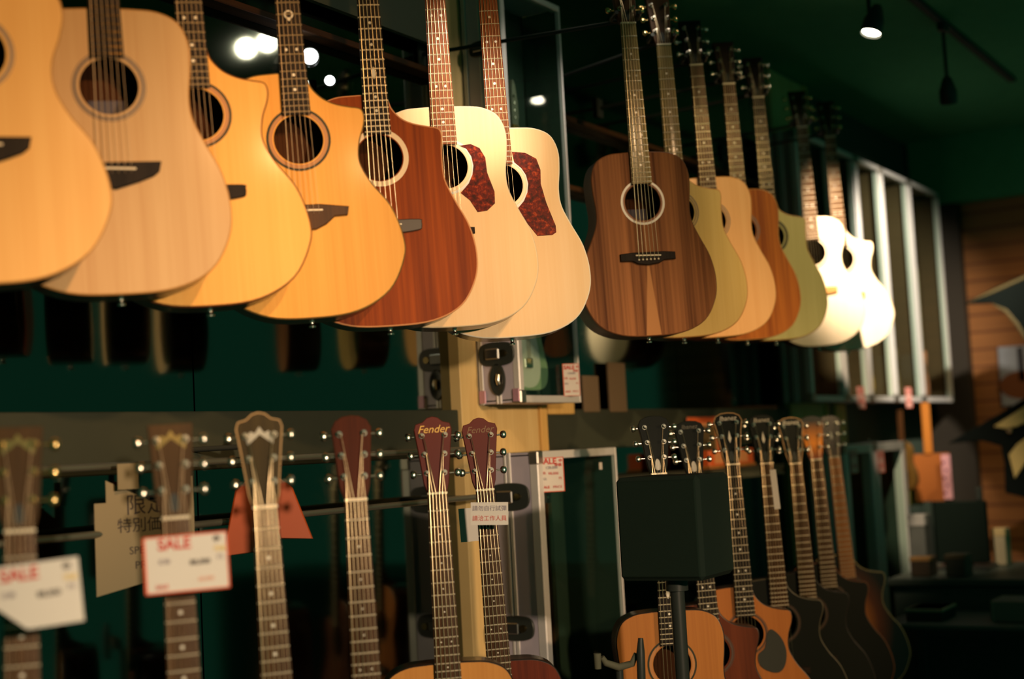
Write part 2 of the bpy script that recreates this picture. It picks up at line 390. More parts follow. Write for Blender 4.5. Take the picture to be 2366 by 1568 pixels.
def guitar(o):
    """one acoustic guitar; origin bottom of the body on the plane of the top, z up the neck, -y the front"""
    hz = o.get('hole_z', .368); nb = o.get('nb', .357); L = .508
    nut = L + nb; sad = o.get('sad', nut - .645)
    cz = hz
    R = empty('acoustic_guitar')
    dep = o.get('depth', .105)
    out = outline(o['shape'], o.get('wsc', 1.0))
    top = wood(*o['top']) if isinstance(o['top'], tuple) else o['top']
    side = o.get('side') or wood('mahogany_side', rgb(120, 62, 34), rgb(76, 36, 20), rough=.3, coat=.4)
    bind = o.get('bind') or mat('black_binding', rgb(36, 26, 20), .4)
    hole_r = o.get('hole_r', .0505)
    sb = put('soundboard', cut_plate('soundboard', inset(out, .003), circ(0, cz, hole_r, 40), 0, top), R)
    # inner rim of the sound hole
    MB().rings([[(x, 0, z) for x, z in circ(0, cz, hole_r, 40)], [(x, .004, z) for x, z in circ(0, cz, hole_r, 40)]], False, False).build('sound_hole_rim', top, sb, 60)
    i1 = inset(out, .003); i2 = inset(out, .0012)
    MB().rings([[(x, 0, z) for x, z in i1], [(x, .0006, z) for x, z in i2], [(x, .002, z) for x, z in out], [(x, .007, z) for x, z in out]], False, False).build('binding', bind, R, 50)
    def taper(z): return dep - .018 * max(0, min(1, (z - .1) / .4))
    MB().rings([[(x, .007, z) for x, z in out], [(x, taper(z) - .003, z) for x, z in out], [(x, taper(z), z) for x, z in i1]], False, True).build('back_and_sides', side, R, 50)
    ii = inset(out, .006)
    MB().rings([[(x, .004, z) for x, z in ii], [(x, taper(z) - .006, z) for x, z in ii]], False, True).build('hollow_inside', INSIDE, R, 50)
    # rosette
    fbw_body = .0275
    rs = o.get('rosette', 'thin'); front = -.0006
    bands = {'thin': [(.0555, .0605, 'dark'), (.062, .0635, 'dark')], 'pale': [(.0525, .0635, 'cream')], 'pearl': [(.053, .0605, 'tan'), (.0605, .0655, 'green')],
             'white': [(.0530, .0560, 'wood'), (.0565, .0625, 'white')], 'double': [(.054, .057, 'dark'), (.0605, .0635, 'dark')], 'blackish': [(.0555, .0645, 'green')], 'cream2': [(.0525, .058, 'cream'), (.0595, .0655, 'white')]}[rs]
    cm = {'dark': mat('rosette_dark', rgb(70, 48, 28), .4), 'cream': mat('rosette_cream', rgb(238, 214, 176), .35), 'tan': mat('rosette_tan', rgb(176, 116, 52), .5),
          'green': mat('rosette_abalone', rgb(48, 48, 30), .5, spec=.2, mott=.6), 'white': mat('rosette_white', rgb(225, 222, 214), .3), 'wood': mat('rosette_brown', rgb(140, 80, 45), .4)}
    rr = None
    for a, b, c in bands:
        q = put('rosette' if rr is None else 'rosette_ring', cached(('ros', a, b, c, cz), lambda: ring_mesh('rosette', cz, a, b, front, .0002, cm[c])), R if rr is None else rr)
        rr = rr or q
    # neck and heel
    tones = o.get('neckm') or wood('mahogany_neck', rgb(126, 70, 38), rgb(88, 46, 26), rough=.45, coat=.1)
    def neck_mesh():
        rings = []
        for t in (0, .02, .12, .5, .85, .95, 1.0):
            z = nut - t * (nut - L + .0); hw = .0215 + .0055 * t; d = .013 + .003 * t + (.022 * ((t - .85) / .15) if t > .85 else 0) + (.03 if t == 1.0 else 0)
            rings.append([(-hw * math.cos(a), -.0045 + d * math.sin(a) if a > 0 else -.0045, z) for a in [math.pi * k / 10 for k in range(11)]])
        return MB().rings(rings).mesh('neck', tones, 50)
    put('neck', cached(('neck', nb, tones.name), neck_mesh), R)
    # fingerboard, frets, inlays
    fm = o.get('fb', EBONY); fend = nut - .645 * (1 - 2 ** (-(o.get('nfr', 20) + .45) / 12.0))
    fend = max(fend, cz + hole_r - .004)
    def hw_at(z): return .0215 + .0065 * (nut - z) / (nut - .44)
    fbm = MB().rings([[(-hw_at(z), -.0045, z), (-hw_at(z), -.0095, z), (-hw_at(z) * .6, -.0108, z), (0, -.0112, z), (hw_at(z) * .6, -.0108, z), (hw_at(z), -.0095, z), (hw_at(z), -.0045, z)] for z in (nut, L)])
    fb = fbm.build('fingerboard', fm, R, 40)
    MB().rings([[(-hw_at(z), -.0002, z), (-hw_at(z), -.0095, z), (-hw_at(z) * .6, -.0108, z), (0, -.0112, z), (hw_at(z) * .6, -.0108, z), (hw_at(z), -.0095, z), (hw_at(z), -.0002, z)] for z in (L, fend)]).build('fingerboard_tongue', fm, fb, 40)
    frm = o.get('fret', FRET)
    fz = [nut - .645 * (1 - 2 ** (-k / 12.0)) for k in range(1, 22)]
    for k, z in enumerate(fz):
        if z < fend + .002: break
        h = hw_at(z)
        def fm_():
            return MB().rings([[(x, y - .0002, -.0014), (x, y - .0014, 0), (x, y - .0002, .0014), (x, y + .001, 0)] for x, y in ((-h, -.0095), (-h * .6, -.0108), (0, -.0112), (h * .6, -.0108), (h, -.0095))]).mesh('fret', frm, 80)
        put('fret', cached(('fret', k, nb, frm.name), fm_), fb, (0, 0, z))
    inl = o.get('inlay', 'dots')
    if inl != 'none':
        for k in (3, 5, 7, 9, 12, 15, 17):
            a = nut if k == 1 else fz[k - 2]; z = (a + fz[k - 1]) / 2
            if z < fend: continue
            if inl == 'gem' and k != 12: xs = [0]
            elif inl == 'diamond' and k == 12: xs = [0]
            else: xs = [-.011, .011] if k in (12,) or (inl == 'wide' and k in (5, 12)) else [0]
            rad = .0032 if inl != 'tiny' else .0018
            for x in xs:
                if inl == 'diamond' and k == 12:
                    put('inlay', MB().plate([(x, -.014), (x + .006, 0), (x, .014), (x - .006, 0)], -.0116, -.0111).mesh('inlay', PEARL), fb, (0, 0, z))
                else:
                    put('inlay', cached(('dot', rad), lambda: MB().plate(circ(0, 0, rad, 14), -.0005, .0004).mesh('inlay', PEARL)), fb, (x, -.0112, z))
            if inl == 'emblem' and k == 9:
                put('inlay', ring_mesh('inlay', 0, .006, .0095, -.0118, -.0108, PEARL, 20), fb, (0, 0, z + .01))
    MB().box((-.0218, -.0135, nut - .0015), (.0218, -.0045, nut + .0035), .0012).build('nut', o.get('nutm', IVORY), R)
    # headstock, tilted back from the nut
    hd = o.get('head', 'square'); half = HEADS[hd]
    hp = [(x, z) for x, z in half] + [(-x, z) for x, z in half[-2::-1]]
    hs = hd != 'square'
    H = Matrix.Translation((0, -.0050, nut + .003)) @ Matrix.Rotation(math.radians(-8), 4, 'X')
    hcol = o.get('headm', EBONY)
    hm = cached(('head', hd, hcol.name), lambda: MB().plate(hp, 0, .0155, .0012).mesh('headstock', hcol, 30))
    ho = put('headstock', hm, R); ho.matrix_local = H
    if o.get('headbind'):
        n = len(hp); a = hp; b = inset(hp, .0022)
        mb = MB()
        for i in range(n - 1):
            mb.add([(a[i][0], -.0006, a[i][1]), (a[i + 1][0], -.0006, a[i + 1][1]), (b[i + 1][0], -.0006, b[i + 1][1]), (b[i][0], -.0006, b[i][1]), (a[i][0], .004, a[i][1]), (a[i + 1][0], .004, a[i + 1][1])], [(0, 1, 2, 3), (0, 4, 5, 1)])
        mb.build('headstock_binding', mat('head_binding', rgb(190, 150, 95), .4), ho)
    if o.get('logo'):
        lg, sz, shr, lm = o['logo']
        put('logo', text_mesh(lg, sz, lm, shr, 'logo'), ho, (0, -.0006, .137 if hd != 'square' else .132))
    if o.get('crestinlay'):
        MB().plate([(-.022, .108), (0, .126), (.022, .108), (.024, .118), (.016, .132), (.008, .128), (0, .140), (-.008, .128), (-.016, .132), (-.024, .118)], -.0008, .0002).build('logo', o['crestinlay'], ho)
    if o.get('truss', True):
        MB().plate(spline([(-.007, .010), (.007, .010), (.006, .030), (0, .038), (-.006, .030)], 4), -.0014, .0002).build('truss_rod_cover', o.get('trussm', BLACK), ho)
    if o.get('gem'): MB().plate([(0, .062), (.005, .075), (0, .10), (-.005, .075)], -.001, .0002).build('inlay', PEARL, ho)
    tm = o.get('tuner', CHROME); bm_ = o.get('button', tm)
    post = cached(('post', tm.name), lambda: MB().tube([(0, .001, 0), (0, -.0022, 0)], .0062, 14).tube([(0, -.002, 0), (0, -.0035, 0), (0, -.013, 0), (0, -.0145, 0)], [.0052, .0046, .0034, .0030], 12).mesh('tuning_machine', tm, 40))
    but = cached(('but', bm_.name), lambda: MB().tube([(0, 0, 0), (.012, 0, 0)], .0022, 8).rings([[(x, rr_ * .6 * math.cos(a), rr_ * math.sin(a)) for a in [2 * math.pi * k / 12 for k in range(12)]] for x, rr_ in ((.010, .004), (.0125, .0078), (.018, .0095), (.0225, .0078), (.0245, .003))]).mesh('tuning_button', bm_, 60))
    hwid = {'square': (.0215, .0235, .0255), 'crest': (.0215, .0245, .028), 'round': (.022, .0245, .0265), 'wide': (.022, .0255, .029)}[hd]
    for r_ in range(3):
        z = (.042, .083, .124)[r_]; x = hwid[r_] - .003
        for sg in (-1, 1):
            t = put('tuning_machine', post, ho, (sg * x, 0, z))
            put('tuning_button', but, t, (sg * (.012), .010, 0), (0, 0 if sg > 0 else math.pi, 0))
    # bridge, saddle, pins
    bk = o.get('bridge', 'belly'); brm = o.get('bridgem', EBONY)
    bb = spline(BRIDGES[bk], 3) if bk in ('bar',) else BRIDGES[bk]
    bb = [(x * o.get('bsc', 1), z * o.get('bsc', 1)) for x, z in bb]
    br = MB().plate(bb, -.0085, -.0001, .0018).build('bridge', brm, R, 40); br.location = (0, 0, sad)
    MB().box((-.036, -.0115, -.0018), (.036, -.008, .0018), .0008).build('saddle', IVORY, br).rotation_euler = (0, math.radians(2), 0)
    pin = cached('pin', lambda: MB().rings([[(rr_ * math.cos(a), y, rr_ * math.sin(a)) for a in [2 * math.pi * k / 10 for k in range(10)]] for y, rr_ in ((-.0085, .0026), (-.0105, .0028), (-.012, .0016))]).mesh('bridge_pin', IVORY, 60))
    if o.get('pins', True):
        for k in range(6): put('bridge_pin', pin, br, (-.0275 + .011 * k, 0, -.011))
    # strings
    sx = [-.0275 + .011 * k for k in range(6)]; nx = [-.0175 + .007 * k for k in range(6)]
    for k in range(6):
        sg = -1 if k < 3 else 1; row = (0, 1, 2)[k] if k < 3 else (2, 1, 0)[k - 3]
        tp = H @ Vector((sg * (hwid[row] - .006), -.008, (.042, .083, .124)[row]))
        MB().tube([(sx[k], -.0095, sad - .008), (sx[k], -.0125, sad), (nx[k], -.0140, nut), tuple(tp)], SDIAM[k] * o.get('sthick', 1), 6).build('string', o.get('strm', STRG), R, 60)
    if o.get('pg'):
        MB().plate(o['pg'] if o.get('pgm') is None else spline(o['pg'], 4), -.0016, -.0002, .0005).build('pickguard', o.get('pgm', TORT), R, 30)
    # strap button on the tail, maker's label seen through the hole
    MB().rings([[(rr_ * math.cos(a), .05 + rr_ * math.sin(a), z) for a in [2 * math.pi * k / 12 for k in range(12)]] for z, rr_ in ((.002, .006), (-.004, .004), (-.009, .004), (-.011, .0075), (-.014, .007))]).build('strap_button', CHROME, R, 60)
    if o.get('lab', False): MB().plate([(-.032, cz - .06), (.032, cz - .06), (.032, cz - .005), (-.032, cz - .005)], taper(cz) - .0085, taper(cz) - .007).build('paper_label', mat('inner_label', rgb(84, 80, 92), .8), R)
    # placing: the reference point (px, py) at depth d is the sound hole or the nut
    P = at(o['px'], o['py'], FPX / o['s'])
    zr = hz if o.get('ref', 'hole') == 'hole' else nut
    rot = Euler((math.radians(o.get('lean', 0)), math.radians(o.get('tilt', 0)), face_cam(P, o.get('yaw', 0))))
    R.rotation_euler = rot
    R.location = P - rot.to_matrix() @ Vector((0, 0, zr))
    tag(R, o['label'], 'guitar', o['group'])
    if o.get('hook'):
        hk = empty('guitar_hanger')
        Nw = R.location + rot.to_matrix() @ Vector((0, .012, nut + .022))
        hk.location = (Nw.x, Nw.y, Nw.z)
        wx, wy = Nw.x + o.get('hdx', .05), o.get('hy', WY) - .004
        d = Vector((wx - Nw.x, wy - Nw.y, 0))
        yk = Vector((math.cos(rot.z), math.sin(rot.z), 0)); bkv = Vector((-yk.y, yk.x, 0))
        c0 = bkv * .03
        MB().tube([c0, d], .006, 8).build('arm', MATTE, hk, 60)
        p = [c0 - yk * .0 , c0 - yk * .033 , c0 - yk * .037 - bkv * .02, c0 - yk * .033 - bkv * .062 + Vector((0, 0, .006))]
        q = [c0 + yk * .0 , c0 + yk * .033 , c0 + yk * .037 - bkv * .02, c0 + yk * .033 - bkv * .062 + Vector((0, 0, .006))]
        MB().tube(p, .006, 8).tube(q, .006, 8).build('yoke', BLACK, hk, 60)
        MB().box((d.x - .02, d.y - .008, -.035), (d.x + .02, d.y + .002, .035), .003).build('wall_plate', MATTE, hk)
        tag(hk, o['hook'], 'hanger', 'wall hangers of the upper row')
    return R

SPR = lambda n, c, d, k=.35: (n, rgb(*c), rgb(*d), 60, 1.5, k, .5, .04)
UG = 'acoustic guitars hanging in the upper row'
CREAMB = mat('cream_binding', rgb(235, 215, 180), .35)
TANB = mat('tan_binding', rgb(190, 140, 80), .4)
MAHS = wood('dark_mahogany_side', rgb(92, 44, 24), rgb(60, 28, 16), rough=.3, coat=.4)
pg6 = [(.035, .415), (.060, .418), (.080, .408), (.092, .385), (.094, .350), (.108, .305), (.107, .278), (.088, .262), (.066, .260), (.050, .288), (.030, .306), (.0365, .3125), (.050, .327), (.060, .347), (.0635, .368), (.060, .389), (.050, .407)]
pg7 = [(.030, .448), (.062, .444), (.088, .428), (.096, .400), (.094, .366), (.104, .318), (.122, .262), (.122, .246), (.112, .240), (.076, .240), (.054, .272), (.030, .306), (.0365, .3125), (.050, .327), (.060, .347), (.0635, .368), (.060, .389), (.050, .407), (.034, .422)]
upper = [
 dict(fret=FRETD, strm=STRD, px=-64, py=120, s=1470, yaw=4, tilt=-2, shape='aud', top=SPR('honey_spruce_top', (238, 190, 118), (222, 165, 92)), bridge='wedge', pins=False, rosette='thin', fb=EBONY, bind=TANB,
      label='honey-coloured guitar cut off by the left edge, nearest of the upper row'),
 dict(lab=True, strm=STRD, px=252, py=199, s=1318, yaw=4, tilt=-2, shape='dread', top=SPR('sandy_spruce_top', (212, 176, 128), (190, 146, 98)), bridge='wedge', pins=False, rosette='thin', fb=EBONY, inlay='none', bind=TANB, fret=GOLD,
      label='pale sandy guitar with dark wedge bridge and round shoulder, second from the left above'),
 dict(fret=FRETD, strm=STRD, px=455, py=264, s=1215, yaw=5, tilt=-2.5, shape='audc', top=SPR('orange_spruce_top', (240, 184, 98), (226, 160, 72)), bridge='bar', rosette='pearl', fb=EBONY, bind=mat('brown_binding', rgb(110, 66, 32), .4), pins=False,
      label='orange cutaway guitar with small round-ended bridge, half hidden behind the pale sandy one'),
 dict(fret=FRETD, strm=STRD, px=690, py=322, s=1132, yaw=5, tilt=-2.5, shape='audc', top=SPR('amber_spruce_top', (236, 176, 86), (220, 150, 62)), bridge='wing', bridgem=ROSE, rosette='pearl', fb=EBONY, bind=mat('speckled_binding', rgb(120, 96, 50), .35, mott=.5), inlay='emblem', pins=False,
      label='amber cutaway guitar with brown winged bridge and a pearl ring on its fingerboard'),
 dict(px=877, py=364, s=1066, yaw=6, tilt=-1.8, shape='dreadc', top=('mahogany_top', rgb(166, 76, 16), rgb(104, 38, 6), 46, 1.6, .6, .55, 0), bridge='bar', bridgem=mat('grey_brown_bridge', rgb(66, 58, 50), .5), rosette='pale', fb=EBONY, bind=mat('peach_binding', rgb(226, 160, 110), .35), inlay='diamond', fret=IVORY, sthick=1.5, pins=False,
      label='red-brown mahogany cutaway guitar with cream ring round the sound hole'),
 dict(bsc=.72, px=1030, py=385, s=1012, yaw=5, tilt=-1.0, shape='dread', top=SPR('bright_spruce_top', (248, 216, 170), (238, 198, 142), .3), bridge='belly', rosette='cream2', fb=PAUF, bind=CREAMB, pg=pg6, inlay='wide', sthick=1.4,
      label='brightly lit natural dreadnought with a red tortoiseshell pickguard, directly right of the mahogany cutaway'),
 dict(bsc=.86, px=1160, py=428, s=960, yaw=6, tilt=-1.5, shape='dread', top=SPR('cream_spruce_top', (246, 216, 172), (236, 198, 142), .3), bridge='belly', rosette='cream2', fb=PAUF, bind=mat('ivory_edge', rgb(245, 235, 215), .35), pg=pg7, inlay='wide',
      label='natural guitar with tall tortoiseshell pickguard, in front of the silver glass case'),
 dict(hdx=-.09, lab=True, px=1485, py=467, s=845, yaw=17, tilt=-1.6, shape='dread', wsc=.97, top=('koa_top', rgb(176, 116, 72), rgb(92, 52, 28), 42, .9, .62, .6, 0, rgb(196, 138, 88)), side=mat('black_sides', rgb(40, 30, 22), .5), bridge='belly', rosette='white', fb=OLIVF, bind=mat('koa_edge', rgb(120, 74, 40), .5), sthick=1.5, inlay='wide', headm=ROSE, button=GOLD,
      label='brown striped guitar with white sound hole ring and pale wedge below its bridge', hook='black wall hanger holding the brown striped dreadnought'),
 dict(hdx=.21, px=1566, py=490, s=790, yaw=16, tilt=-1.6, shape='dreadc', wsc=.97, top=SPR('yellow_spruce_top', (222, 194, 122), (200, 168, 92)), bridge='belly', rosette='double', fb=OLIVF, bind=TANB, headm=ROSE, button=GOLD,
      label='pale yellow cutaway guitar right behind the brown striped dreadnought', hook='black wall hanger holding the pale yellow cutaway guitar'),
 dict(px=1642, py=510, s=735, yaw=16, tilt=-2, shape='dread', wsc=.96, top=SPR('peach_spruce_top', (240, 190, 132), (224, 166, 106)), bridge='belly', rosette='double', fb=ROSE, bind=TANB, headm=EBONY,
      label='peach-coloured guitar with rounded shoulders between the pale yellow cutaway and the reddish brown one', hook='black wall hanger holding the peach-coloured guitar'),
 dict(px=1713, py=532, s=690, yaw=16, tilt=-1.5, shape='dread', wsc=.93, top=('cedar_top', rgb(206, 122, 44), rgb(136, 66, 20), 40, 1.2, .6, .55, 0), bridge='belly', rosette='double', fb=ROSE, bind=TANB, headm=EBONY,
      label='reddish brown striped guitar between the peach and pale green ones in the upper row', hook='black wall hanger holding the reddish brown striped guitar'),
 dict(px=1780, py=546, s=655, yaw=16, tilt=-1.5, shape='dreadc', wsc=.94, top=SPR('greenish_top', (206, 200, 138), (180, 172, 108)), bridge='belly', rosette='blackish', fb=EBONY, bind=TANB, headm=EBONY,
      label='pale green-yellow cutaway guitar left of the two glaring white ones', hook='black wall hanger holding the pale green-yellow cutaway guitar'),
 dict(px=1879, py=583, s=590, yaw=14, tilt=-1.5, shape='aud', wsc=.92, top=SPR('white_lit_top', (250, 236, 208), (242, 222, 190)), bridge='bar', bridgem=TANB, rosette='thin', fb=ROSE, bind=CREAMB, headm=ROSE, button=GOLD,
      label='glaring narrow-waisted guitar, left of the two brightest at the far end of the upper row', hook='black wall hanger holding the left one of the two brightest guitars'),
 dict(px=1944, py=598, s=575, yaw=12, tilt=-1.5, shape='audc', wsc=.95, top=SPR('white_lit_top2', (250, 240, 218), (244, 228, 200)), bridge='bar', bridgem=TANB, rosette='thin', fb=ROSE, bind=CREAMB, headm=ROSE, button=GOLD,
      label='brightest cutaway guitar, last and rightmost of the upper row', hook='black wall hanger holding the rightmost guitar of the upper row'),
]
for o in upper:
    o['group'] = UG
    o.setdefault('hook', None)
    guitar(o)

LG = 'guitars standing in the lower row'
GLD = mat('gold_decal', rgb(235, 190, 90), .35); SIL = mat('silver_decal', rgb(190, 185, 170), .35)
REDH = mat('dark_red_gloss', rgb(92, 20, 8), .4, spec=.25); BRH = wood('walnut_head', rgb(80, 56, 28), rgb(54, 37, 18), rough=.4)
NAT = SPR('natural_orange_top', (214, 150, 76), (190, 124, 56))
BTOP = mat('black_gloss_top', (.006, .009, .007, 1), .5, spec=.12)
def burst():
    m = bpy.data.materials.new('sunburst_top'); m.use_nodes = True; nt = m.node_tree; b = nt.nodes['Principled BSDF']; L = nt.links.new
    tc = nt.nodes.new('ShaderNodeTexCoord'); mp = nt.nodes.new('ShaderNodeMapping'); mp.inputs['Location'].default_value = (0, 0, -1.05); mp.inputs['Scale'].default_value = (6.2, 0, 4.2)
    ln = nt.nodes.new('ShaderNodeVectorMath'); ln.operation = 'LENGTH'; r = nt.nodes.new('ShaderNodeValToRGB')
    r.color_ramp.elements[0].position = .25; r.color_ramp.elements[0].color = rgb(205, 120, 40); r.color_ramp.elements[1].position = .95; r.color_ramp.elements[1].color = rgb(14, 8, 5)
    e = r.color_ramp.elements.new(.6); e.color = rgb(110, 50, 18)
    L(tc.outputs['Object'], mp.inputs[0]); L(mp.outputs[0], ln.inputs[0]); L(ln.outputs['Value'], r.inputs[0]); L(r.outputs[0], b.inputs['Base Color']); b.inputs['Roughness'].default_value = .25; return m
def hburst():
    m = bpy.data.materials.new('sunburst_headstock'); m.use_nodes = True; nt = m.node_tree; b = nt.nodes['Principled BSDF']; L = nt.links.new
    tc = nt.nodes.new('ShaderNodeTexCoord'); sp = nt.nodes.new('ShaderNodeSeparateXYZ'); r = nt.nodes.new('ShaderNodeValToRGB'); mr = nt.nodes.new('ShaderNodeMapRange'); mr.inputs[2].default_value = .16
    r.color_ramp.elements[0].color = rgb(120, 40, 12); r.color_ramp.elements[1].position = .85; r.color_ramp.elements[1].color = rgb(22, 18, 10)
    e = r.color_ramp.elements.new(.35); e.color = rgb(250, 150, 30)
    L(tc.outputs['Object'], sp.inputs[0]); L(sp.outputs['Z'], mr.inputs[0]); L(mr.outputs[0], r.inputs[0]); L(r.outputs[0], b.inputs['Base Color']); b.inputs['Roughness'].default_value = .25; return m
pgL = [(.060, .365), (.075, .375), (.100, .350), (.112, .31), (.105, .27), (.085, .25), (.055, .255), (.030, .275), (.028, .305), (.050, .325)]
lower = [
 dict(px=45, py=1228, s=1610, yaw=2, tilt=.5, shape='dread', top=NAT, head='square', headm=BRH, tuner=GOLD, fb=ROSE, strm=STRD,
      label='guitar with blurred square headstock, leftmost below, above the cut-off sale card', crestinlay=GOLD),
 dict(px=405, py=1197, s=1450, yaw=3, tilt=-1, shape='dread', top=NAT, head='square', headm=BRH, tuner=CHROME, fb=ROSE, strm=STRD,
      label='guitar with a square brown headstock behind the red-bordered wide sale card', crestinlay=GOLD),
 dict(px=612, py=1172, s=1330, yaw=3, tilt=-1.6, shape='dread', top=NAT, head='crest', headm=wood('rosewood_head', rgb(74, 60, 32), rgb(50, 40, 20), rough=.4), tuner=CHROME, fb=ROSE, headbind=True, fret=FRET, sthick=1.4, crestinlay=SIL, truss=False, nfr=20,
      label='guitar with peaked headstock and silver crest, in front of the orange hanging wings'),
 dict(px=822, py=1155, s=1225, yaw=3, tilt=-.8, shape='dread', top=NAT, head='round', headm=wood('reddish_head', rgb(92, 40, 20), rgb(64, 26, 13), rough=.35), tuner=CHROME, fb=ROSE, inlay='tiny', truss=False,
      label='guitar with plain reddish headstock between the silver-crested and the gold-lettered ones'),
 dict(px=1010, py=1140, s=1075, yaw=4, tilt=-.6, shape='dread', top=NAT, head='crest', headm=REDH, tuner=CHROME, fb=ROSE, sthick=1.8, truss=False, inlay='tiny', logo=('Fender', .024, .35, GLD),
      label='guitar with dark red headstock lettered in gold, natural body at the bottom edge'),
 dict(px=1120, py=1132, s=1010, yaw=4, tilt=-1.6, nb=.385, lean=-1, shape='dread', top=('red_wood_top', rgb(120, 50, 26), rgb(80, 32, 18), 46, 1.6, .6, .55, 0), head='crest', headm=REDH, tuner=CHROME, fb=ROSE, sthick=1.5, truss=False, inlay='tiny', logo=('Fender', .022, .35, mat('dull_decal', rgb(120, 84, 44), .4)),
      label='guitar with dark red headstock and a handwritten note across its strings'),
 dict(px=1521, py=1095, s=870, yaw=10, tilt=-.5, shape='dread', top=SPR('darker_natural_top', (180, 118, 56), (152, 92, 40)), head='wide', headm=BTOP, tuner=CHROME, fb=EBONY, truss=True, trussm=SIL, rosette='pearl', inlay='diamond', side=MAHS,
      label='natural-topped guitar with ringed sound hole, its neck crossing behind the black loudspeaker'),
 dict(px=1605, py=1098, s=815, yaw=10, tilt=-1.8, shape='audc', top=('dark_mahogany_top', rgb(110, 54, 28), rgb(78, 36, 18), 46, 1.6, .6, .55, 0), head='wide', headm=BTOP, tuner=CHROME, fb=EBONY, trussm=SIL, rosette='thin', logo=('Ibanez', .018, .2, mat('faint_decal', rgb(90, 86, 70), .4)),
      label='dark mahogany cutaway guitar just right of the loudspeaker pole'),
 dict(px=1692, py=1073, s=775, yaw=10, tilt=-1.0, shape='audc', top=SPR('tan_top', (190, 120, 60), (166, 98, 44)), head='wide', headm=BTOP, headbind=True, tuner=CHROME, fb=EBONY, gem=True, logo=('Ibanez', .02, .2, PEARL), pg=pgL, pgm=MATTE, bridge='belly', truss=True,
      label='tan cutaway guitar with a black pickguard, headstock edged in cream with a pearl spike'),
 dict(px=1770, py=1071, s=730, yaw=12, tilt=-1.2, shape='audc', top=BTOP, side=BTOP, head='wide', headm=BTOP, tuner=CHROME, fb=ROSE, gem=True, logo=('Ibanez', .02, .2, SIL), inlay='none', bind=mat('grey_binding', rgb(90, 84, 66), .4),
      fret=IVORY, label='black cutaway guitar with a slim white tag hanging on its neck'),  # ivory frets, also on the next two guitars: wire glint put into colour
 dict(px=1837, py=1071, s=690, yaw=12, tilt=-1.2, shape='audc', top=BTOP, side=BTOP, head='wide', headm=BTOP, headbind=True, tuner=CHROME, fb=ROSE, logo=('Ibanez', .022, .2, PEARL), inlay='none',
      fret=IVORY, label='black guitar with cream-edged headstock, left of the amber sunburst headstock'),
 dict(px=1885, py=1062, s=655, yaw=12, tilt=-1.6, shape='audc', top=BTOP, side=BTOP, head='wide', headm=hburst(), tuner=CHROME, fb=ROSE, inlay='none', truss=False, bind=mat('brown_binding', rgb(110, 66, 32), .4), fret=IVORY,
      label='black-bodied guitar with glowing amber sunburst headstock'),
 dict(px=1927, py=1056, s=620, yaw=14, tilt=-2.2, shape='audc', top=burst(), side=BTOP, head='wide', headm=mat('dark_brown_head', rgb(50, 24, 14), .3), tuner=CHROME, fb=MAPLEF, inlay='none', gem=True, bind=mat('cream_edge', rgb(190, 170, 120), .4), truss=False,
      label='sunburst cutaway guitar with pale brown neck, rightmost of the lower row'),
]
for o in lower:
    o['group'] = LG; o['ref'] = 'nut'; o.setdefault('lean', -1.5)
    guitar(o)

# ------------------------------------------------------------------ wall rails, cases
def rail(z, Y, lab):
    r = empty('steel_rail', (.4, Y, z))
    MB().tube([(0, 0, 0), (3.05, 0, 0)], .008, 10).build('bar', mat('dull_steel', (.28, .28, .22, 1), .4, .8), r, 60)
    for x in (.15, 1.5, 2.95):
        MB().tube([(x, 0, 0), (x, WY - Y - .001, 0)], .006, 8).build('bracket', MATTE, r, 60)
    tag(r, lab, 'rail', 'steel rails behind the lower row')
rail(1.563, 2.24, 'upper thin steel rail running along the mirror behind the lower headstocks')
rail(1.428, 2.24, 'lower thin steel rail running along the mirror, crossing the orange wings')

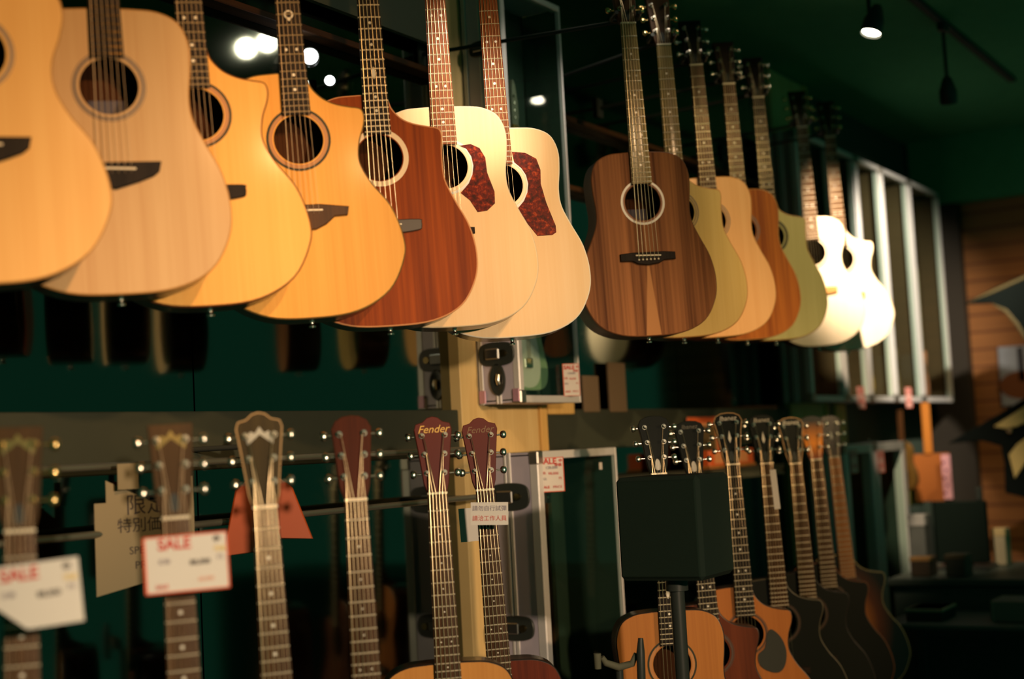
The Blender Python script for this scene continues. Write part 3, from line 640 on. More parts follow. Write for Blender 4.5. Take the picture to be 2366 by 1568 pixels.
def latch(name, par, c, r=.03, w=.058, h=.034):
    q = empty(name, c); q.parent = par
    MB().plate(spline([(-w, 0), (-w * .8, h * .8), (0, h), (w * .8, h * .8), (w, 0), (w * .8, -h * .8), (0, -h), (-w * .8, -h * .8)], 4), -.006, 0, .002).build('backing_plate', BLACK, q, 40)
    MB().box((-w * .55, -.016, -h * .45), (w * .25, -.006, h * .45), .003).build('clasp', mat('smoky_metal', (.20, .20, .19, 1), .25, .9), q)
    MB().tube([(w * .45, -.004, 0), (w * .45, -.015, 0)], r * .35, 14).build('knob', mat('dark_brass', (.35, .27, .12, 1), .25, 1), q, 50)
    q.rotation_euler = (0, 0, -math.pi / 2)
    return q
def case(x0, x1, yf, yb, z0, z1, label, group, side=GREYP, latches=(), cup=None, fw=.018, backm=None, thin=False):
    """aluminium-framed glass-fronted case: local x along the wall, y into it"""
    c = empty('aluminium_case', (x0, yf, z0)); W, D, Hh = x1 - x0, yb - yf, z1 - z0
    MB().box((0, D - .008, 0), (W, D, Hh)).build('back_panel', backm or mat('dark_case_inside', rgb(36, 56, 46), .8), c)
    MB().box((.002, .012, .012), (.008, D - .008, Hh - .012)).build('side_panel', side, c)
    MB().box((W - .008, .012, .012), (W - .002, D - .008, Hh - .012)).build('side_panel', side, c)
    MB().box((W - .0105, .013, .013), (W - .0085, D - .009, Hh - .013)).build('dark_inner_sheet', backm or mat('dark_case_inside', rgb(36, 56, 46), .8), c)  # thin dark sheet added to keep the inside of the case dark
    MB().box((.002, .012, .002), (W - .002, D - .008, .008)).build('bottom_panel', side, c)
    MB().box((.002, .012, Hh - .008), (W - .002, D - .008, Hh - .002)).build('top_panel', side, c)
    # the extrusions of the frame
    a = fw; b = fw if not thin else .006
    MB().box((0, 0, 0), (a, fw, Hh), .003).build('frame_post', ALU, c)
    MB().box((W - b, 0, 0), (W, fw, Hh), .002).build('frame_post', ALU, c)
    MB().box((a, 0, Hh - fw * .8), (W - b, fw, Hh), .002).build('frame_rail', ALU, c)
    MB().box((a, 0, 0), (W - b, fw, fw * .9), .002).build('frame_rail', ALU, c)
    for yy in (D * .45, D - fw * .8):
        mb = MB().box((-.002, yy, 0), (.004, yy + fw * .35, Hh), .001).box((-.002, yy + fw * .5, 0), (.004, yy + fw * .75, Hh), .001)
        mb.build('side_ridge', ALU, c)
    MB().box((-.002, D - fw * .6, 0), (.006, D, Hh), .001).build('side_edge', ALU, c)
    MB().box((a - .004, .006, fw * .6), (W - b + .004, .009, Hh - fw * .6)).build('glass_pane', GLASS, c)
    for zz in (-.002, Hh - .038):
        for xx in (-.003, W - .03 if not thin else None):
            if xx is None: continue
            MB().box((xx, -.003, zz), (xx + .033, .030, zz + .04), .004).build('corner_cap', mat('corner_steel', (.40, .38, .34, 1), .3, .9), c)
    for (yy, zz, sc) in latches: latch('latch', c, (-.003, yy, zz), w=.052 * sc, h=.030 * sc)
    if cup:
        cy, cz_ = cup; q = empty('recessed_handle', (-.003, cy, cz_)); q.parent = c; q.rotation_euler = (0, 0, -math.pi / 2)
        MB().rings([[(r_ * .75 * math.cos(t), y, r_ * 1.35 * math.sin(t)) for t in [2 * math.pi * k / 24 for k in range(24)]] for r_, y in ((.036, 0), (.034, -.006), (.028, -.006), (.018, -.001))], True, True).build('cup', BLACK, q, 40)
        MB().tube([(.004, -.003, -.014), (.004, -.008, 0), (.004, -.003, .014)], .007, 10).build('finger_pull', CHROME, q, 60)
    tag(c, label, 'case', group); return c
UC = 'glass-fronted aluminium cases on the wall'
uc = case(3.544, 3.905, 2.186, 2.333, 1.692, 2.965, 'tall silver case with glass front and black latches hung high by the plywood post', UC,
     latches=((.074, .148, 1.2), (.074, 1.07, .8)), cup=(.074, .072), fw=.024, thin=True)
for yy in (.012, .130):
    MB().box((-.006, yy - .010, .004), (-.0025, yy + .012, .042), .001).build('corner_plate', mat('pink_plate', rgb(196, 150, 170), .4, .3), uc)
lc = case(3.52, 4.005, 2.126, 2.332, .56, 1.547, 'tall grey case with ribbed side and dark glass front in the lower row', 'glass-fronted aluminium cases on the bench',
     latches=((.10, .987 - .128, 1.35), (.10, .987 - .505, 1.2), (.13, .15, 1.0)), fw=.030, thin=True)
far = [(5.96, 6.40), (6.42, 6.76), (6.78, 7.16), (7.18, 7.65), (7.67, 8.25)]
fl = ['first tall silver glass case past the second plywood post, mostly hidden by guitars',
      'tall silver glass case directly behind the two glaring white guitars',
      'tall silver glass case right of the brightest guitar, its double post the most shining',
      'tall silver glass case second from the right at the far end of the wall',
      'rightmost tall silver glass case, ending in a shining white post']
for (a, b), l in zip(far, fl):
    c = case(a, b, 2.18, 2.32, 1.70, 2.91, l, UC, fw=.030, backm=mat('brown_case_inside', rgb(70, 50, 26), .8), side=mat('case_side_silver', rgb(150, 140, 136), .5, .3))
fr_lower = [(6.15, 6.56), (6.58, 7.05)]
for k, (a, b) in enumerate(fr_lower):
    case(a, b, 2.12, 2.30, .60, 1.50, ['silver-framed lower case behind the rightmost sunburst guitar', 'silver-framed lower case left of the orange guitar box at the far end'][k], 'glass-fronted aluminium cases on the bench', fw=.05, side=GREYP)
tag(MB().box((5.50, 2.0, .0), (8.3, 2.36, .597), .01).build('display_bench', MC['bench_black']), 'dark low bench under the far lower cases', 'bench')

# ------------------------------------------------------------------ electric instruments in and behind the cases
def electric(name, P, rz, scale, body, poly, neckm, label, cat='electric guitar', headm=None, pg=None, group=None, tilt=0, neck_len=.66, nh=4):
    e = empty(name, P, (0, math.radians(tilt), rz)); e.scale = (scale,) * 3
    MB().plate(spline(poly, 5), -.001, .034, .004).build('body', body, e, 40)
    nz = poly[0][1]
    zt = max(z for x, z in poly) - .06
    nk = MB().rings([[(-w, -.010, z), (w, -.010, z), (w, .004, z), (0, .014, z), (-w, .004, z)] for w, z in ((.028, zt - .10), (.021, zt + neck_len - .12))]).build('neck', neckm, e, 40)
    t = zt + neck_len - .12
    hd = MB().plate([(-.021, t), (.021, t), (.030, t + .04), (.026, t + .10), (.012, t + .17), (-.004, t + .19), (-.012, t + .15), (-.018, t + .06)], -.006, .010, .001).build('headstock', headm or neckm, e)
    for k in range(nh):
        MB().tube([(-.008, -.006, t + .03 + .03 * k), (-.008, -.012, t + .03 + .03 * k)], .006, 10).tube([(-.02, .002, t + .03 + .03 * k), (-.042, .002, t + .03 + .03 * k)], .006, 8).build('tuning_machine', CHROME, hd, 50)
    for k in range(4):
        MB().tube([(-.012 + .008 * k, -.013, zt - .22), (-.009 + .006 * k, -.013, t)], .0009, 5).build('string', STRG, e, 60)
    MB().box((-.03, -.012, zt - .24), (.03, -.001, zt - .20), .003).build('bridge', CHROME, e)
    if pg: MB().plate(spline(pg[0], 4), -.004, -.0012, .001).build('pickguard', pg[1], e, 40)
    tag(e, label, cat, group); return e
DC = [(0, 0), (.13, .01), (.165, .08), (.14, .17), (.125, .23), (.15, .33), (.12, .36), (.06, .30), (0, .285), (-.07, .30), (-.12, .39), (-.155, .36), (-.13, .24), (-.14, .17), (-.165, .08), (-.13, .01)]
electric('electric_guitar', (3.735, 2.275, 1.735), 0, .76, mat('sea_green_paint', rgb(150, 176, 140), .3, coat=.3), DC, wood('olive_neck', rgb(150, 120, 60), rgb(110, 84, 40)), 'pale sea-green electric guitar inside the upper glass case', headm=mat('grey_head', rgb(120, 120, 104), .4), group=None, neck_len=.88,
         pg=([(-.06, .03), (.06, .02), (.10, .10), (.06, .24), (-.05, .28), (-.10, .2)], mat('white_plate', rgb(216, 216, 206), .35)))
# the black bass inside the lower case: neck with gold machines
e = electric('electric_bass', (3.77, 2.25, .60), 0, .62, mat('black_bass_paint', (.01, .012, .011, 1), .3), DC, wood('dark_neck', rgb(90, 54, 26), rgb(60, 34, 18)), 'dark electric bass with gold tuning machines behind the lower case glass', headm=BLACK, neck_len=1.06)
# V shaped electric hanging behind
def vguitar():
    P = atY(620, 1278, 2.13)
    v = empty('electric_guitar', P, (0, 0, face_cam(P, 0)))
    og = mat('orange_lacquer', rgb(184, 78, 24), .5)
    MB().plate([(-.098, 0), (-.030, .004), (-.006, .10), (.010, .10), (.028, .030), (.098, .026), (.058, .14), (.02, .172), (-.03, .172), (-.066, .14)], -.001, .034, .003).build('body', og, v, 40)
    MB().rings([[(-w, -.010, z), (w, -.010, z), (w, .004, z), (-w, .004, z)] for w, z in ((.014, .12), (.011, .21))]).build('neck', wood('red_neck', rgb(130, 56, 34), rgb(90, 36, 22)), v)
    MB().plate([(-.012, .21), (.012, .21), (.020, .245), (.0, .29), (-.020, .245)], -.006, .008, .001).build('headstock', REDH, v)
    MB().box((-.02, -.010, .05), (.02, -.001, .065), .002).build('bridge', CHROME, v)
    tag(v, 'small orange V-shaped electric guitar hanging before the mirror behind the steel rail', 'electric guitar')
vguitar()

# ------------------------------------------------------------------ cards and paper
def card(name, P, rz, w, h, label, group=None, tilt=0, cat='sign', basem=WPAPER, sale=True, lines=(), border=True, pitch=0, cut=False, poly=None):
    c = empty(name, P, (math.radians(pitch), math.radians(tilt), rz))
    if poly: MB().plate(poly, 0, .0015).build('card', basem, c)
    elif cut: MB().plate([(-w / 2 + w * .40, -h / 2), (w / 2, -h / 2), (w / 2, h / 2), (-w / 2, h / 2), (-w / 2, h * .02)], 0, .0015).build('card', basem, c)
    else: MB().box((-w / 2, 0, -h / 2), (w / 2, .0015, h / 2)).build('card', basem, c)
    if border and not cut:
        t = min(w, h) * .028
        MB().box((-w / 2, -.0006, h / 2 - t), (w / 2, 0, h / 2)).box((-w / 2, -.0006, -h / 2), (w / 2, 0, -h / 2 + t)).box((-w / 2, -.0006, -h / 2), (-w / 2 + t * 1.6, 0, h / 2)).box((w / 2 - t, -.0006, -h / 2), (w / 2, 0, h / 2)).build('border', mat('orange_red_ink', rgb(225, 90, 50), .6), c)
    for (txt, x, z, sz, m, bold) in lines:
        put('lettering', text_mesh(txt, sz, m, 0, 'lettering', .0002, bold), c, (x, -.0008, z))
    return tag(c, label, cat, group)
def salelines(w, h, wide):
    if wide:
        return [('SALE', -w * .13, h * .34, h * .27, REDINK, .0006), ('中', w * .37, h * .37, h * .13, BLKINK, .0004), ('特価', w * .40, h * .20, h * .10, YELINK, 0),
                ('定価', -w * .26, h * .05, h * .10, GREYINK, 0), ('88,000', w * .16, h * .0, h * .13, BLKINK, .0002), ('円', w * .40, h * .05, h * .11, GREYINK, 0),
                ('SALE', -w * .30, -h * .38, h * .10, REDINK, .0002), ('68,000', w * .22, -h * .30, h * .10, mat('pale_red_ink', rgb(230, 150, 120), .6), 0)]
    return [('SALE', -w * .10, h * .38, w * .31, REDINK, .0006), ('中', w * .38, h * .39, w * .14, REDINK, .0004),
            ('128,000', w * .02, h * .20, w * .15, GREYINK, 0), ('特価', w * .28, h * .27, w * .14, REDINK, .0002), ('定価', -w * .34, h * .05, w * .12, REDINK, 0), ('98,000', w * .08, h * .03, w * .15, REDINK, 0),
            ('税込', -w * .30, -h * .12, w * .12, GREYINK, 0), ('円', w * .34, -h * .12, w * .12, REDINK, 0), ('SALE', -w * .24, -h * .36, w * .14, REDINK, .0003), ('PRICE', w * .22, -h * .36, w * .14, REDINK, 0)]
SG = 'printed sale cards'
P = at(431, 1300, FPX / 1500); W, H_ = .128, .088
card('sale_card', P, face_cam(P), W, H_, 'wide white sale card with red border hung below the blurred square headstock', SG, tilt=-1.5, lines=salelines(W, H_, True))
P = at(78, 1375, FPX / 1700); W, H_ = .124, .088
card('sale_card', P, face_cam(P), W, H_, 'blurred white sale card at the left edge with its lower corner cut away', SG, tilt=-4, lines=salelines(W, H_, True)[:6], cut=True)
P = atY(1320, 877, 2.170); W, H_ = .098, .088
card('sale_card', P, face_cam(P, 20), .054, .100, 'small upright sale card on the lower corner of the upper glass case', SG, tilt=0, lines=salelines(.054, .100, False))
P = atY(1274, 1096, 2.110)
card('sale_card', P, face_cam(P, 0), .074, .100, 'small upright sale card stuck on the top left of the lower case glass', SG, lines=salelines(.074, .100, False))
P = at(1131, 1186, FPX / 1040)
card('note_card', P, face_cam(P), .083, .050, 'white handwritten note across the strings in grey and red ink', None, tilt=2.5, cat='note', border=False,
     lines=[('請勿自行試彈', 0, .011, .0128, GREYINK, 0), ('請洽工作人員', 0, -.011, .0128, REDINK, 0)])
P = at(1083, 1212, FPX / 960)
card('tag_card', P, face_cam(P), .044, .080, 'small grey-white blank tag half behind the handwritten note', None, cat='tag', border=False, tilt=-2)
P = atY(1388, 1076, 2.120)
card('tag_card', P, 0, .018, .022, 'tiny white sticker in the top right of the lower case glass', None, cat='sticker', border=False)
P = at(1791, 1130, FPX / 770)
card('tag_card', P, face_cam(P), .018, .118, 'slim white strip tag hanging beside the neck of a black guitar', None, cat='tag', border=False, tilt=-3)
P = atY(296, 1100, 2.20)
card('poster_sheet', P, 0.0, .055, .052, 'small faded paper strip behind the second headstock', 'paper sheets hanging on the rail', cat='paper', border=False, basem=mat('dim_paper', rgb(140, 128, 100), .8))
P = atY(340, 1235, 2.20)
card('poster_sheet', P, -.35, .22, .235, 'large faded price sheet with dark vertical writing behind the wide sale card', 'paper sheets hanging on the rail', cat='paper', border=False, basem=MC['dim_paper'],
     poly=[(-.11, -.115), (.105, -.075), (.105, .115), (.080, .115), (.078, .035), (-.085, .115), (-.085, .07), (-.11, .07)],
     lines=[('限定', 0, .06, .045, BLKINK, 0), ('特別価格', .0, .02, .032, BLKINK, 0), ('SPECIAL', 0, -.03, .022, BLKINK, 0), ('PRICE', 0, -.06, .022, BLKINK, 0)])

# ------------------------------------------------------------------ hanger of the orange V guitar
def hanger(P, Y, label):
    h = empty('guitar_hanger', P)
    MB().tube([(0, .012, 0), (0, Y - P.y - .002, 0)], .006, 8).build('arm', MATTE, h, 60)
    MB().tube([(0, .014, 0), (.02, .010, 0), (.024, -.012, .004)], .005, 8).tube([(0, .014, 0), (-.02, .010, 0), (-.024, -.012, .004)], .005, 8).build('yoke', BLACK, h, 60)
    MB().box((-.015, Y - P.y - .008, -.025), (.015, Y - P.y, .025), .002).build('wall_plate', MATTE, h)
    return tag(h, label, 'hanger')
hanger(atY(620, 1278, 2.13) + Vector((0, .020, .236)), WY, 'black wall hanger holding the small orange V-shaped guitar')

# ------------------------------------------------------------------ track lamps
TRK = empty('lamp_track', (1.6, 1.5, 3.235))
MB().box((0, -.018, 0), (5.6, .018, .02), .003).build('rail', MATTE, TRK)
tag(TRK, 'long black ceiling track carrying the spot lamps above the upper row', 'track')
LAMP = mat('lamp_lens', (1, .9, .75, 1), .4, emit=(1, .86, .66, 1), es=40)
def lamp(P, aim, label, r=.041):
    P = Vector(P); h = empty('spot_lamp', P)
    q = Vector(aim).normalized().to_track_quat('-Z', 'Y').to_matrix().to_4x4()
    ring = lambda rr, z: [(rr * math.cos(a), rr * math.sin(a), z) for a in [2 * math.pi * k / 28 for k in range(28)]]
    can = MB().rings([ring(r + .004, 0), ring(r + .006, .004), ring(r + .006, .05), ring(r * .8, .09), ring(r * .5, .11)], False, True).build('housing', BLACK, h, 50); can.matrix_local = q
    inn = MB().rings([ring(r + .004, 0), ring(r + .001, .012)], False, False).build('inner_rim', MATTE, can, 50)
    d = MB().rings([ring(r, .008), ring(r, .012)]).build('lens', LAMP, h); d.matrix_local = q
    MB().tube([(0, 0, .05), (0, 0, 3.235 - P.z)], .008, 8).build('stem', BLACK, h, 50)
    MB().box((-.04, -.015, 3.235 - P.z - .03), (.04, .015, 3.235 - P.z), .003).build('track_adapter', BLACK, h)
    return tag(h, label, 'lamp', 'spot lamps on the ceiling track')
p_ = atY(2012, 78, 1.5); lamp(p_, (-.28, .22, -1), 'lit black spot lamp near the ceiling, upper right above the far guitars', r=.031)
for (px, py, l) in ((568, 112, 'spot lamp outside the frame, leftmost of those reflected beside the emblem neck'), (617, 98, 'spot lamp outside the frame, reflected just left of the emblem neck')):
    r_ = atY(px, py, 2 * WY - 1.5 + (.10 if px == 617 else 0)); lamp((r_.x, 2 * WY - r_.y, r_.z), (-.75, .5, -.35), l, r=.034)
lamp((5.95, 1.5, 2.90), (.4, .1, -1), 'unlit-looking spot lamp further along the ceiling track', r=.03)

# ------------------------------------------------------------------ loudspeaker on a pole and guitar stand
P = at(1556, 1216, 3.33)
sp = empty('loudspeaker', (P.x, P.y, P.z - .118), (0, 0, face_cam(P, -24)))
CAB = mat('charcoal_cabinet', (.014, .024, .018, 1), .85, spec=.1, bump=.2, bs=600)
MB().box((-.105, -.085, 0), (.105, .105, .238), .010).build('cabinet', CAB, sp)
MB().box((-.098, -.090, .008), (.098, -.084, .230), .003).build('grille', mat('grille_cloth', (.012, .022, .016, 1), .9, spec=.05, bump=.4, bs=900), sp)
MB().tube([(0, 0, -.03), (0, 0, -.002)], .026, 16).build('pole_socket', BLACK, sp, 50)
tag(sp, 'black box loudspeaker on a pole in front of the dark headstocks', 'loudspeaker')
bz = .56
stn = empty('speaker_stand', (P.x, P.y, bz))
hh = P.z - .148 - bz
MB().tube([(0, 0, .02), (0, 0, hh - .001)], .0165, 16).build('pole', BLACK, stn, 50)
MB().tube([(0, 0, .0), (0, 0, .012), (0, 0, .02)], [.065, .065, .04], 28).build('base_plate', BLACK, stn, 40)
MB().tube([(0, 0, .30), (0, 0, .34)], .022, 16).build('collar', MATTE, stn, 50)
tag(stn, 'black pole carrying the loudspeaker in front of the lower guitars', 'stand')
P = at(1430, 1528, 3.22)
st = empty('guitar_stand', (P.x, P.y, bz), (0, 0, face_cam(P)))
zt = P.z - bz
RUB = mat('worn_rubber', rgb(92, 92, 74), .8, mott=.2)
MB().tube([(0, .02, .012), (0, .02, zt - .02)], .009, 10).build('pole', BLACK, st, 50)
MB().tube([(-.038, -.0, zt + .012), (-.03, .004, zt - .002), (0, .01, zt - .014), (.03, .004, zt - .006), (.040, 0, zt + .016)], [.006, .008, .009, .008, .006], 10).build('yoke', RUB, st, 60)
MB().tube([(-.048, -.012, zt - .012), (-.048, -.012, zt + .022)], [.008, .009], 10).build('padded_arm', RUB, st, 60)
MB().tube([(.048, -.012, zt - .05), (.050, -.012, zt + .02), (.052, -.010, zt + .052)], [.010, .010, .006], 10).build('padded_arm', BLACK, st, 60)
for a in (20, 140, 260):
    MB().tube([(0, .02, .10), (.055 * math.cos(math.radians(a)), .02 + .055 * math.sin(math.radians(a)), .006)], .007, 8).build('leg', BLACK, st, 60)
tag(st, 'dark guitar stand with padded yoke at the bottom edge, left of the natural guitar', 'stand')

# ------------------------------------------------------------------ things behind the lower row, right half
def sbox(name, p0, p1, Y, dep, m, label, cat, group=None, bev=.003, parts=None, gap=0):
    a = atY(p0[0], p1[1], Y); b = atY(p1[0], p0[1], Y)
    e = empty(name, (a.x, Y, a.z)); W, H_ = b.x - a.x, b.z - a.z
    MB().box((0, 0, 0), (W, dep, H_), bev).build('body', m, e)
    if parts: parts(e, W, H_)
    return tag(e, label, cat, group), W, H_
ORG = mat('orange_print', rgb(222, 100, 46), .5, mott=.15)
def framed(e, W, H_):
    MB().box((W * .30, -.004, H_ * .18), (W * .70, -.0005, H_ * .82)).build('window_patch', mat('olive_patch', rgb(104, 84, 50), .6), e)
    MB().box((W * .24, -.002, H_ * .12), (W * .76, 0, H_ * .88)).build('patch_border', mat('peach_line', rgb(220, 150, 100), .6), e)
sbox('poster', (1596, 962), (1672, 1085), 2.325, .006, ORG, 'orange printed poster with a dark centre between two black headstocks', 'poster', parts=framed)
def carton(e, W, H_):
    MB().box((-.004, -.006, -.006), (W + .01, .06, .006), .002).build('tray', wood('tray_wood', rgb(190, 130, 70), rgb(150, 96, 48)), e)
    for k in range(3): MB().box((W * (.1 + .28 * k), -.003, H_ * .2), (W * (.28 + .28 * k), -.0005, H_ * .85)).build('panel', mat('pale_print', rgb(226, 150, 96), .6), e)
# steel shelf for the carton
sbox('shelf', (1450, 1094), (1800, 1104), 2.16, .19, mat('shelf_grey', rgb(90, 90, 74), .6), 'thin grey shelf behind the lower headstocks, carrying an orange carton', 'shelf')
sbox('carton', (1640, 1034), (1740, 1080), 2.20, .06, ORG, 'orange carton on the shelf behind the black headstocks', 'box', parts=carton)
sbox('carton', (1432, 1128), (1466, 1285), 2.24, .05, mat('tan_cardboard', rgb(186, 128, 62), .7, mott=.15), 'upright tan cardboard box left of the loudspeaker', 'box', parts=lambda e, W, H_: MB().box((W * .1, -.003, H_ * .75), (W * .9, -.0005, H_ * .92)).build('panel', ORG, e))
for k, (a, b, m_, l) in enumerate((((1352, 868), (1383, 952), mat('brown_grey_card', rgb(120, 100, 74), .8), 'short dull brown panel leaning on the mirror right of the upper case'), ((1412, 838), (1444, 952), MC['brown_grey_card'], 'taller dull brown panel leaning on the mirror below the brown striped guitar'))):
    sbox('board_panel', a, b, 2.34, .012, m_, l, 'panel', 'dull panels on the olive board')
sbox('reflected_light_board', (1268, 925), (1327, 957), 2.335, .02, PLYE, 'added pale yellow board in place of a light reflection below the upper case', 'board')  # board added where the mirror only shows reflected light

# ------------------------------------------------------------------ far end of the shop
fg = 'guitars inside the far glass cases'
def inside(x, m, lab, neck, sc=.72):
    electric('electric_guitar', (x, 2.265, 1.735), 0, sc, m, DC, neck, lab, neck_len=.80, group=fg)
inside(6.97, mat('gold_paint', rgb(190, 140, 40), .35), 'gold electric guitar in the far glass case behind the double chrome post', wood('honey_neck', rgb(196, 150, 60), rgb(160, 110, 40)))
inside(7.41, mat('olive_paint', rgb(120, 90, 44), .35), 'olive brown electric guitar in the far glass case left of the white post', wood('brown_neck', rgb(140, 90, 50), rgb(100, 60, 34)))
inside(7.96, mat('salmon_paint', rgb(210, 130, 100), .35), 'salmon electric guitar in the last far glass case', wood('brown_neck2', rgb(170, 100, 70), rgb(130, 70, 50)))
inside(6.59, mat('pink_grey_paint', rgb(200, 180, 176), .35), 'pale electric guitar in the far glass case behind the brightest guitars', wood('brown_neck3', rgb(140, 90, 50), rgb(100, 60, 34)))
for (px, py, Y, l) in ((1990, 918, 2.174, 'pinkish sale card on the bottom rail of the far case below the brightest guitar'), (2100, 918, 2.174, 'dim pinkish sale card on the bottom rail of the third far case'),
                       (1974, 1066, 2.112, 'pinkish sale card on the lower far case, left one'), (2035, 1066, 2.112, 'pinkish sale card on the lower far case, right one')):
    P = atY(px, py, Y); card('sale_card', P, 0, .10 if Y > 2.05 else .09, .105, l, SG, basem=mat('pink_paper', rgb(232, 178, 168), .7), lines=[('SALE', 0, .03, .034, REDINK, 0), ('98,000', 0, -.02, .022, REDINK, 0)])
for (p0, p1, l) in (((1936, 946), (1950, 1064), 'narrow lit wooden post between the far cases, behind the rightmost headstock'),):
    a = atY(p0[0], p1[1], 2.31); b = atY(p1[0], p0[1], 2.31)
    tag(MB().box((a.x, 2.302, .599), (b.x, 2.324, 1.698), .002).build('wooden_post', PLYE), l, 'post')
XE = 8.43
def ebox(name, p0, p1, X, dep, m, label, cat, group=None, parts=None, bev=.004, drop=None):
    """box facing the -X side, front at X, spanning two pixels"""
    a = atX(p0[0], p0[1], X); b = atX(p1[0], p1[1], X)
    z0 = min(a.z, b.z) if drop is None else drop; z1 = max(a.z, b.z); y0 = min(a.y, b.y); y1 = max(a.y, b.y)
    e = empty(name, (X, y1, z0)); W = y1 - y0; H_ = z1 - z0
    MB().box((0, -W, 0), (dep, 0, H_), bev).build('body', m, e)
    if parts: parts(e, W, H_)
    return tag(e, label, cat, group)
def post_parts(e, W, H_):
    MB().add([(-.003, -W * .5 + .10 * math.cos(t) * 1.3, H_ * .34 + .08 * math.sin(t)) for t in [2 * math.pi * k / 24 for k in range(24)]], [tuple(range(24))]).build('printed_body', mat('brown_print', rgb(120, 70, 34), .7), e)
    MB().box((-.003, -W * .5 - .016, H_ * .4), (-.0005, -W * .5 + .016, H_ * .97)).build('printed_neck', mat('dark_print', rgb(50, 50, 56), .7), e)
ebox('poster', (2304, 802), (2420, 932), XE, .008, mat('blue_grey_print', rgb(150, 158, 170), .6, mott=.25), 'blue-grey poster of a round brown guitar on the slat wall, right edge', 'poster', parts=post_parts)
def pguitar(name, pts, X, thick, m, label, parts):
    P0 = atX(pts[0][0], pts[0][1], X); e = empty(name, P0)
    def loc(p): q = atX(p[0], p[1], X) - P0; return (q.y, q.z)
    def slab(poly, x0, x1, nm, mm):
        c = [loc(p) for p in poly]
        return MB().rings([[(x0, y, z) for y, z in inset(c, .004)], [(x0 + .004, y, z) for y, z in c], [(x1, y, z) for y, z in c]]).build(nm, mm, e)
    slab(pts, 0, thick, 'body', m)
    for nm, poly, mm in parts: slab(poly, -.006, -.0005, nm, mm)
    tag(e, label, 'electric guitar', 'black pointed electric guitars by the slat wall'); return e, loc
BG = mat('black_gloss_guitar', (.004, .007, .006, 1), .7, spec=.08)
CRM = mat('cream_plate', rgb(214, 190, 120), .5)
pguitar('electric_guitar', [(2226, 702), (2290, 668), (2380, 628), (2440, 640), (2430, 860), (2385, 800), (2350, 745), (2325, 716), (2288, 700)], 7.5, .04, BG, 'black pointed electric guitar at the right edge, high on the slat wall',
        [('edge_trim', [(2232, 700), (2290, 671), (2378, 632), (2378, 640), (2292, 678)], mat('bronze_trim', rgb(86, 76, 44), .5)), ('edge_trim', [(2290, 700), (2326, 714), (2352, 744), (2380, 790), (2374, 796), (2345, 750), (2322, 722)], MC['bronze_trim'])])
ev, loc = pguitar('electric_guitar', [(2192, 1024), (2230, 1000), (2300, 960), (2370, 918), (2450, 900), (2450, 1180), (2370, 1150), (2322, 1138), (2320, 1070), (2312, 1030), (2270, 1018)], 7.3, .04, BG, 'black pointed electric guitar with cream plates at the right edge, below the poster',
        [('cream_plate', [(2297, 984), (2335, 960), (2380, 930), (2400, 930), (2395, 965), (2350, 985), (2320, 990)], CRM), ('cream_plate', [(2331, 1050), (2350, 1026), (2385, 1000), (2392, 1020), (2372, 1065), (2345, 1105)], CRM)])
ky, kz = loc((2334, 995)); MB().rings([[(x, ky + r_ * math.cos(t), kz + r_ * math.sin(t)) for t in [2 * math.pi * k / 16 for k in range(16)]] for r_, x in ((.015, 0), (.015, -.02), (.010, -.026))]).build('knob', CHROME, ev, 50)
# orange box guitar, ukulele, cards
e = empty('electric_guitar', atX(2154, 1158, 7.55), (0, math.radians(0), -math.pi / 2))
MB().plate([(-.085, 0), (.10, 0), (.10, .25), (-.085, .25)], -.001, .04, .004).build('body', mat('orange_wood_paint', rgb(170, 98, 38), .5), e)
MB().box((-.022, -.010, .25), (.022, .006, .52), .003).build('neck', wood('orange_neck', rgb(206, 134, 60), rgb(180, 104, 40)), e)
tag(e, 'square-bodied orange guitar hanging below the last far case', 'electric guitar')
e = empty('ukulele', atX(2092, 1135, 7.3), (0, 0, -math.pi / 2))
MB().plate(spline([(0, 0), (.055, .03), (.06, .09), (.04, .15), (.045, .21), (.02, .25), (-.02, .25), (-.045, .21), (-.04, .15), (-.06, .09), (-.055, .03)], 4), 0, .05, .004).build('body', wood('dull_gold_body', rgb(120, 92, 42), rgb(90, 64, 28)), e, 40)
MB().box((-.014, -.006, .24), (.014, .006, .42), .002).build('neck', ROSE, e)
tag(e, 'small dull gold ukulele hanging beside the lower far cases', 'ukulele')
def cardx(p0, p1, X, m, lab, cat='paper', name='paper_card', extra=None):
    return ebox(name, p0, p1, X, .004, m, lab, cat, bev=0, parts=extra)
def blots(e, W, H_):
    for k in range(5): MB().box((-.002, -W * (.3 + .3 * (k % 2)), H_ * (.1 + .17 * k)), (-.0003, -W * (.05 + .3 * (k % 2)), H_ * (.17 + .17 * k))).build('printed_patch', mat('plum_print', rgb(130, 70, 90), .7), e)
cardx((2174, 1050), (2202, 1152), 7.5, mat('pink_print', rgb(230, 170, 180), .7, mott=.3), 'pink and white strip banner right of the square orange guitar', extra=blots)
cardx((2096, 1092), (2134, 1166), 7.6, mat('yellow_card', rgb(186, 170, 70), .7), 'yellow-green card under the ukulele')
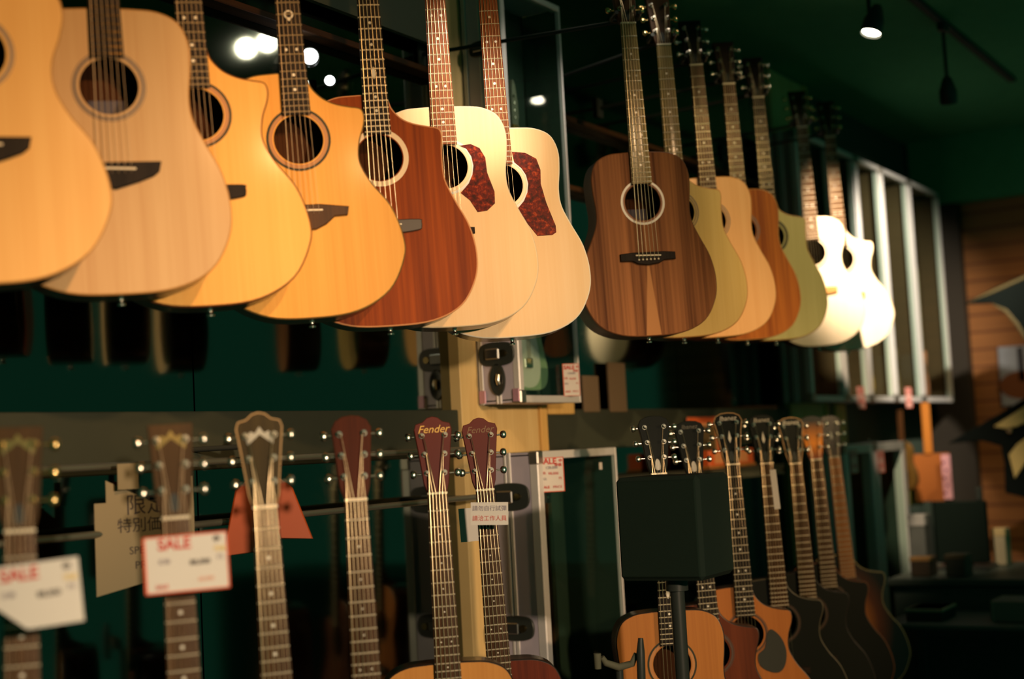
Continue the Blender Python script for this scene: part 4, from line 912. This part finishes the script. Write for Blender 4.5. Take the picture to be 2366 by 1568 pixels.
# counter with screen and boxes
DSK = mat('dark_counter', (.06, .085, .07, 1), .6, mott=.2)
cz0 = atX(2200, 1335, 6.02).z
c_ = empty('counter', (6.0, -1.05, 0))
MB().box((0, 0, .04), (.75, 2.95, cz0 - .03), .006).build('cabinet', DSK, c_)
MB().box((-.02, -.02, cz0 - .03), (.77, 2.97, cz0), .004).build('worktop', mat('counter_top', (.06, .08, .065, 1), .5), c_)
tag(c_, 'dark shop counter with clutter at the bottom right', 'counter')
m0 = empty('monitor', (6.4, 0, 0))
a = atX(2156, 1160, 6.4); b = atX(2286, 1300, 6.4)
m0.location = (6.4, (a.y + b.y) / 2, cz0 + .001); hw = abs(a.y - b.y) / 2
MB().box((0, -hw, b.z - cz0), (.04, hw, a.z - cz0), .005).build('screen', mat('dark_screen', (.004, .010, .007, 1), .7, spec=.1), m0)
MB().box((.04, -.03, .01), (.06, .03, .25), .004).build('neck', BLACK, m0); MB().box((-.06, -.12, 0), (.14, .12, .012), .004).build('foot', BLACK, m0)
MB().box((0, -.10, a.z - cz0), (.03, -.075, a.z - cz0 + .06), .004).build('webcam', BLACK, m0)
tag(m0, 'black rectangular monitor standing on the far counter', 'monitor')
def cb(p0, p1, X, dep, m, lab, cat='box', name='box', parts=None):
    return ebox(name, p0, p1, X, dep, m, lab, cat, 'boxes and devices on the far counter', parts=parts, drop=cz0 + .001)
lid = lambda mm: (lambda e, W, H_: MB().box((-.002, -W - .002, H_ * .8), (.05, .002, H_ + .002), .002).build('lid', mm, e))
cb((2291, 1222), (2328, 1320), 6.55, .10, mat('ivory_box', rgb(170, 160, 130), .7, mott=.2), 'pale upright box right of the black monitor', parts=lid(mat('cream_lid', rgb(190, 170, 120), .7)))
cb((2096, 1190), (2142, 1300), 6.35, .12, mat('dim_grey_device', rgb(80, 84, 80), .6, mott=.3), 'grey device left of the black monitor', parts=lid(mat('pale_lid', rgb(150, 150, 146), .7)))
cb((2102, 1288), (2150, 1335), 6.06, .12, mat('brown_device', rgb(60, 48, 34), .6, mott=.3), 'low brown box in front of the grey device', parts=lid(mat('tan_lid', rgb(150, 112, 62), .7)))
cb((2182, 1282), (2232, 1335), 6.06, .12, mat('dark_green_device', rgb(46, 50, 40), .6, mott=.3), 'dark greenish box in front of the black monitor', parts=lid(mat('dull_lid', rgb(80, 70, 48), .7)))
# lower table with a grey carton and trays in the foreground right
tz = atX(2200, 1440, 5.55).z
t = empty('side_table', (5.50, .05, 0))
MB().box((0, 0, tz - .02), (.45, 1.75, tz), .004).build('top', DSK, t)
for x in (.03, .42):
    for y in (.03, 1.72): MB().box((x - .02, y - .02, 0), (x + .02, y + .02, tz - .02), .003).build('leg', DSK, t)
tag(t, 'low dark side table before the counter', 'table')
ebox('carton', (2286, 1388), (2420, 1437), 5.6, .2, mat('grey_cardboard', rgb(110, 108, 98), .8), 'grey carton on the side table at the right edge', 'box', drop=tz + .001, parts=lambda e, W, H_: MB().box((-.002, -W * .06, 0), (-.0003, -W * .03, H_)).build('tape', mat('pale_tape', rgb(140, 136, 120), .7), e))
ebox('tray', (2092, 1406), (2178, 1437), 5.6, .2, mat('dark_tray', rgb(50, 42, 34), .8), 'shallow tray with a pale rim on the side table, left end', 'tray', drop=tz + .001, parts=lambda e, W, H_: MB().box((-.004, -W - .004, H_ - .012), (.2, .004, H_), .003).build('rim', mat('pale_rim', rgb(170, 150, 120), .6), e))
bad = [(o['label'], len(o['label'].split())) for o in bpy.data.objects if o.get('label') and not o.parent and not 4 <= len(o['label'].split()) <= 16]
if bad: print('LABELS', bad)

for (px, py, rr, l) in ((716, 131, .022, 'added glowing disc for a lamp reflection just right of the emblem-necked amber guitar'), (762, 187, .014, 'tiny added glowing disc for a lamp reflection left of the mahogany guitar shoulder')):  # glowing discs added in place of lamp reflections in the mirror
    P = atY(px, py, 2.335); h = empty('lamp_reflection_disc', P, (0, 0, face_cam(P)))
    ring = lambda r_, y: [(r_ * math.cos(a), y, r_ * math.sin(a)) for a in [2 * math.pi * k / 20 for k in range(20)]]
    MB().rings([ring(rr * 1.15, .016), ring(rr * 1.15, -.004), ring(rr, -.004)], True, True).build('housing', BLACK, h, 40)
    MB().rings([ring(rr, -.0045), ring(rr * .8, -.009), ring(rr * .4, -.012)], True, True).build('lens', mat('lamp_reflection_glow', (1, 1, 1, 1), .4, emit=(.92, .97, 1, 1), es=14), h, 60)
    tag(h, l, 'lamp', 'added discs for lamp reflections in the mirror')
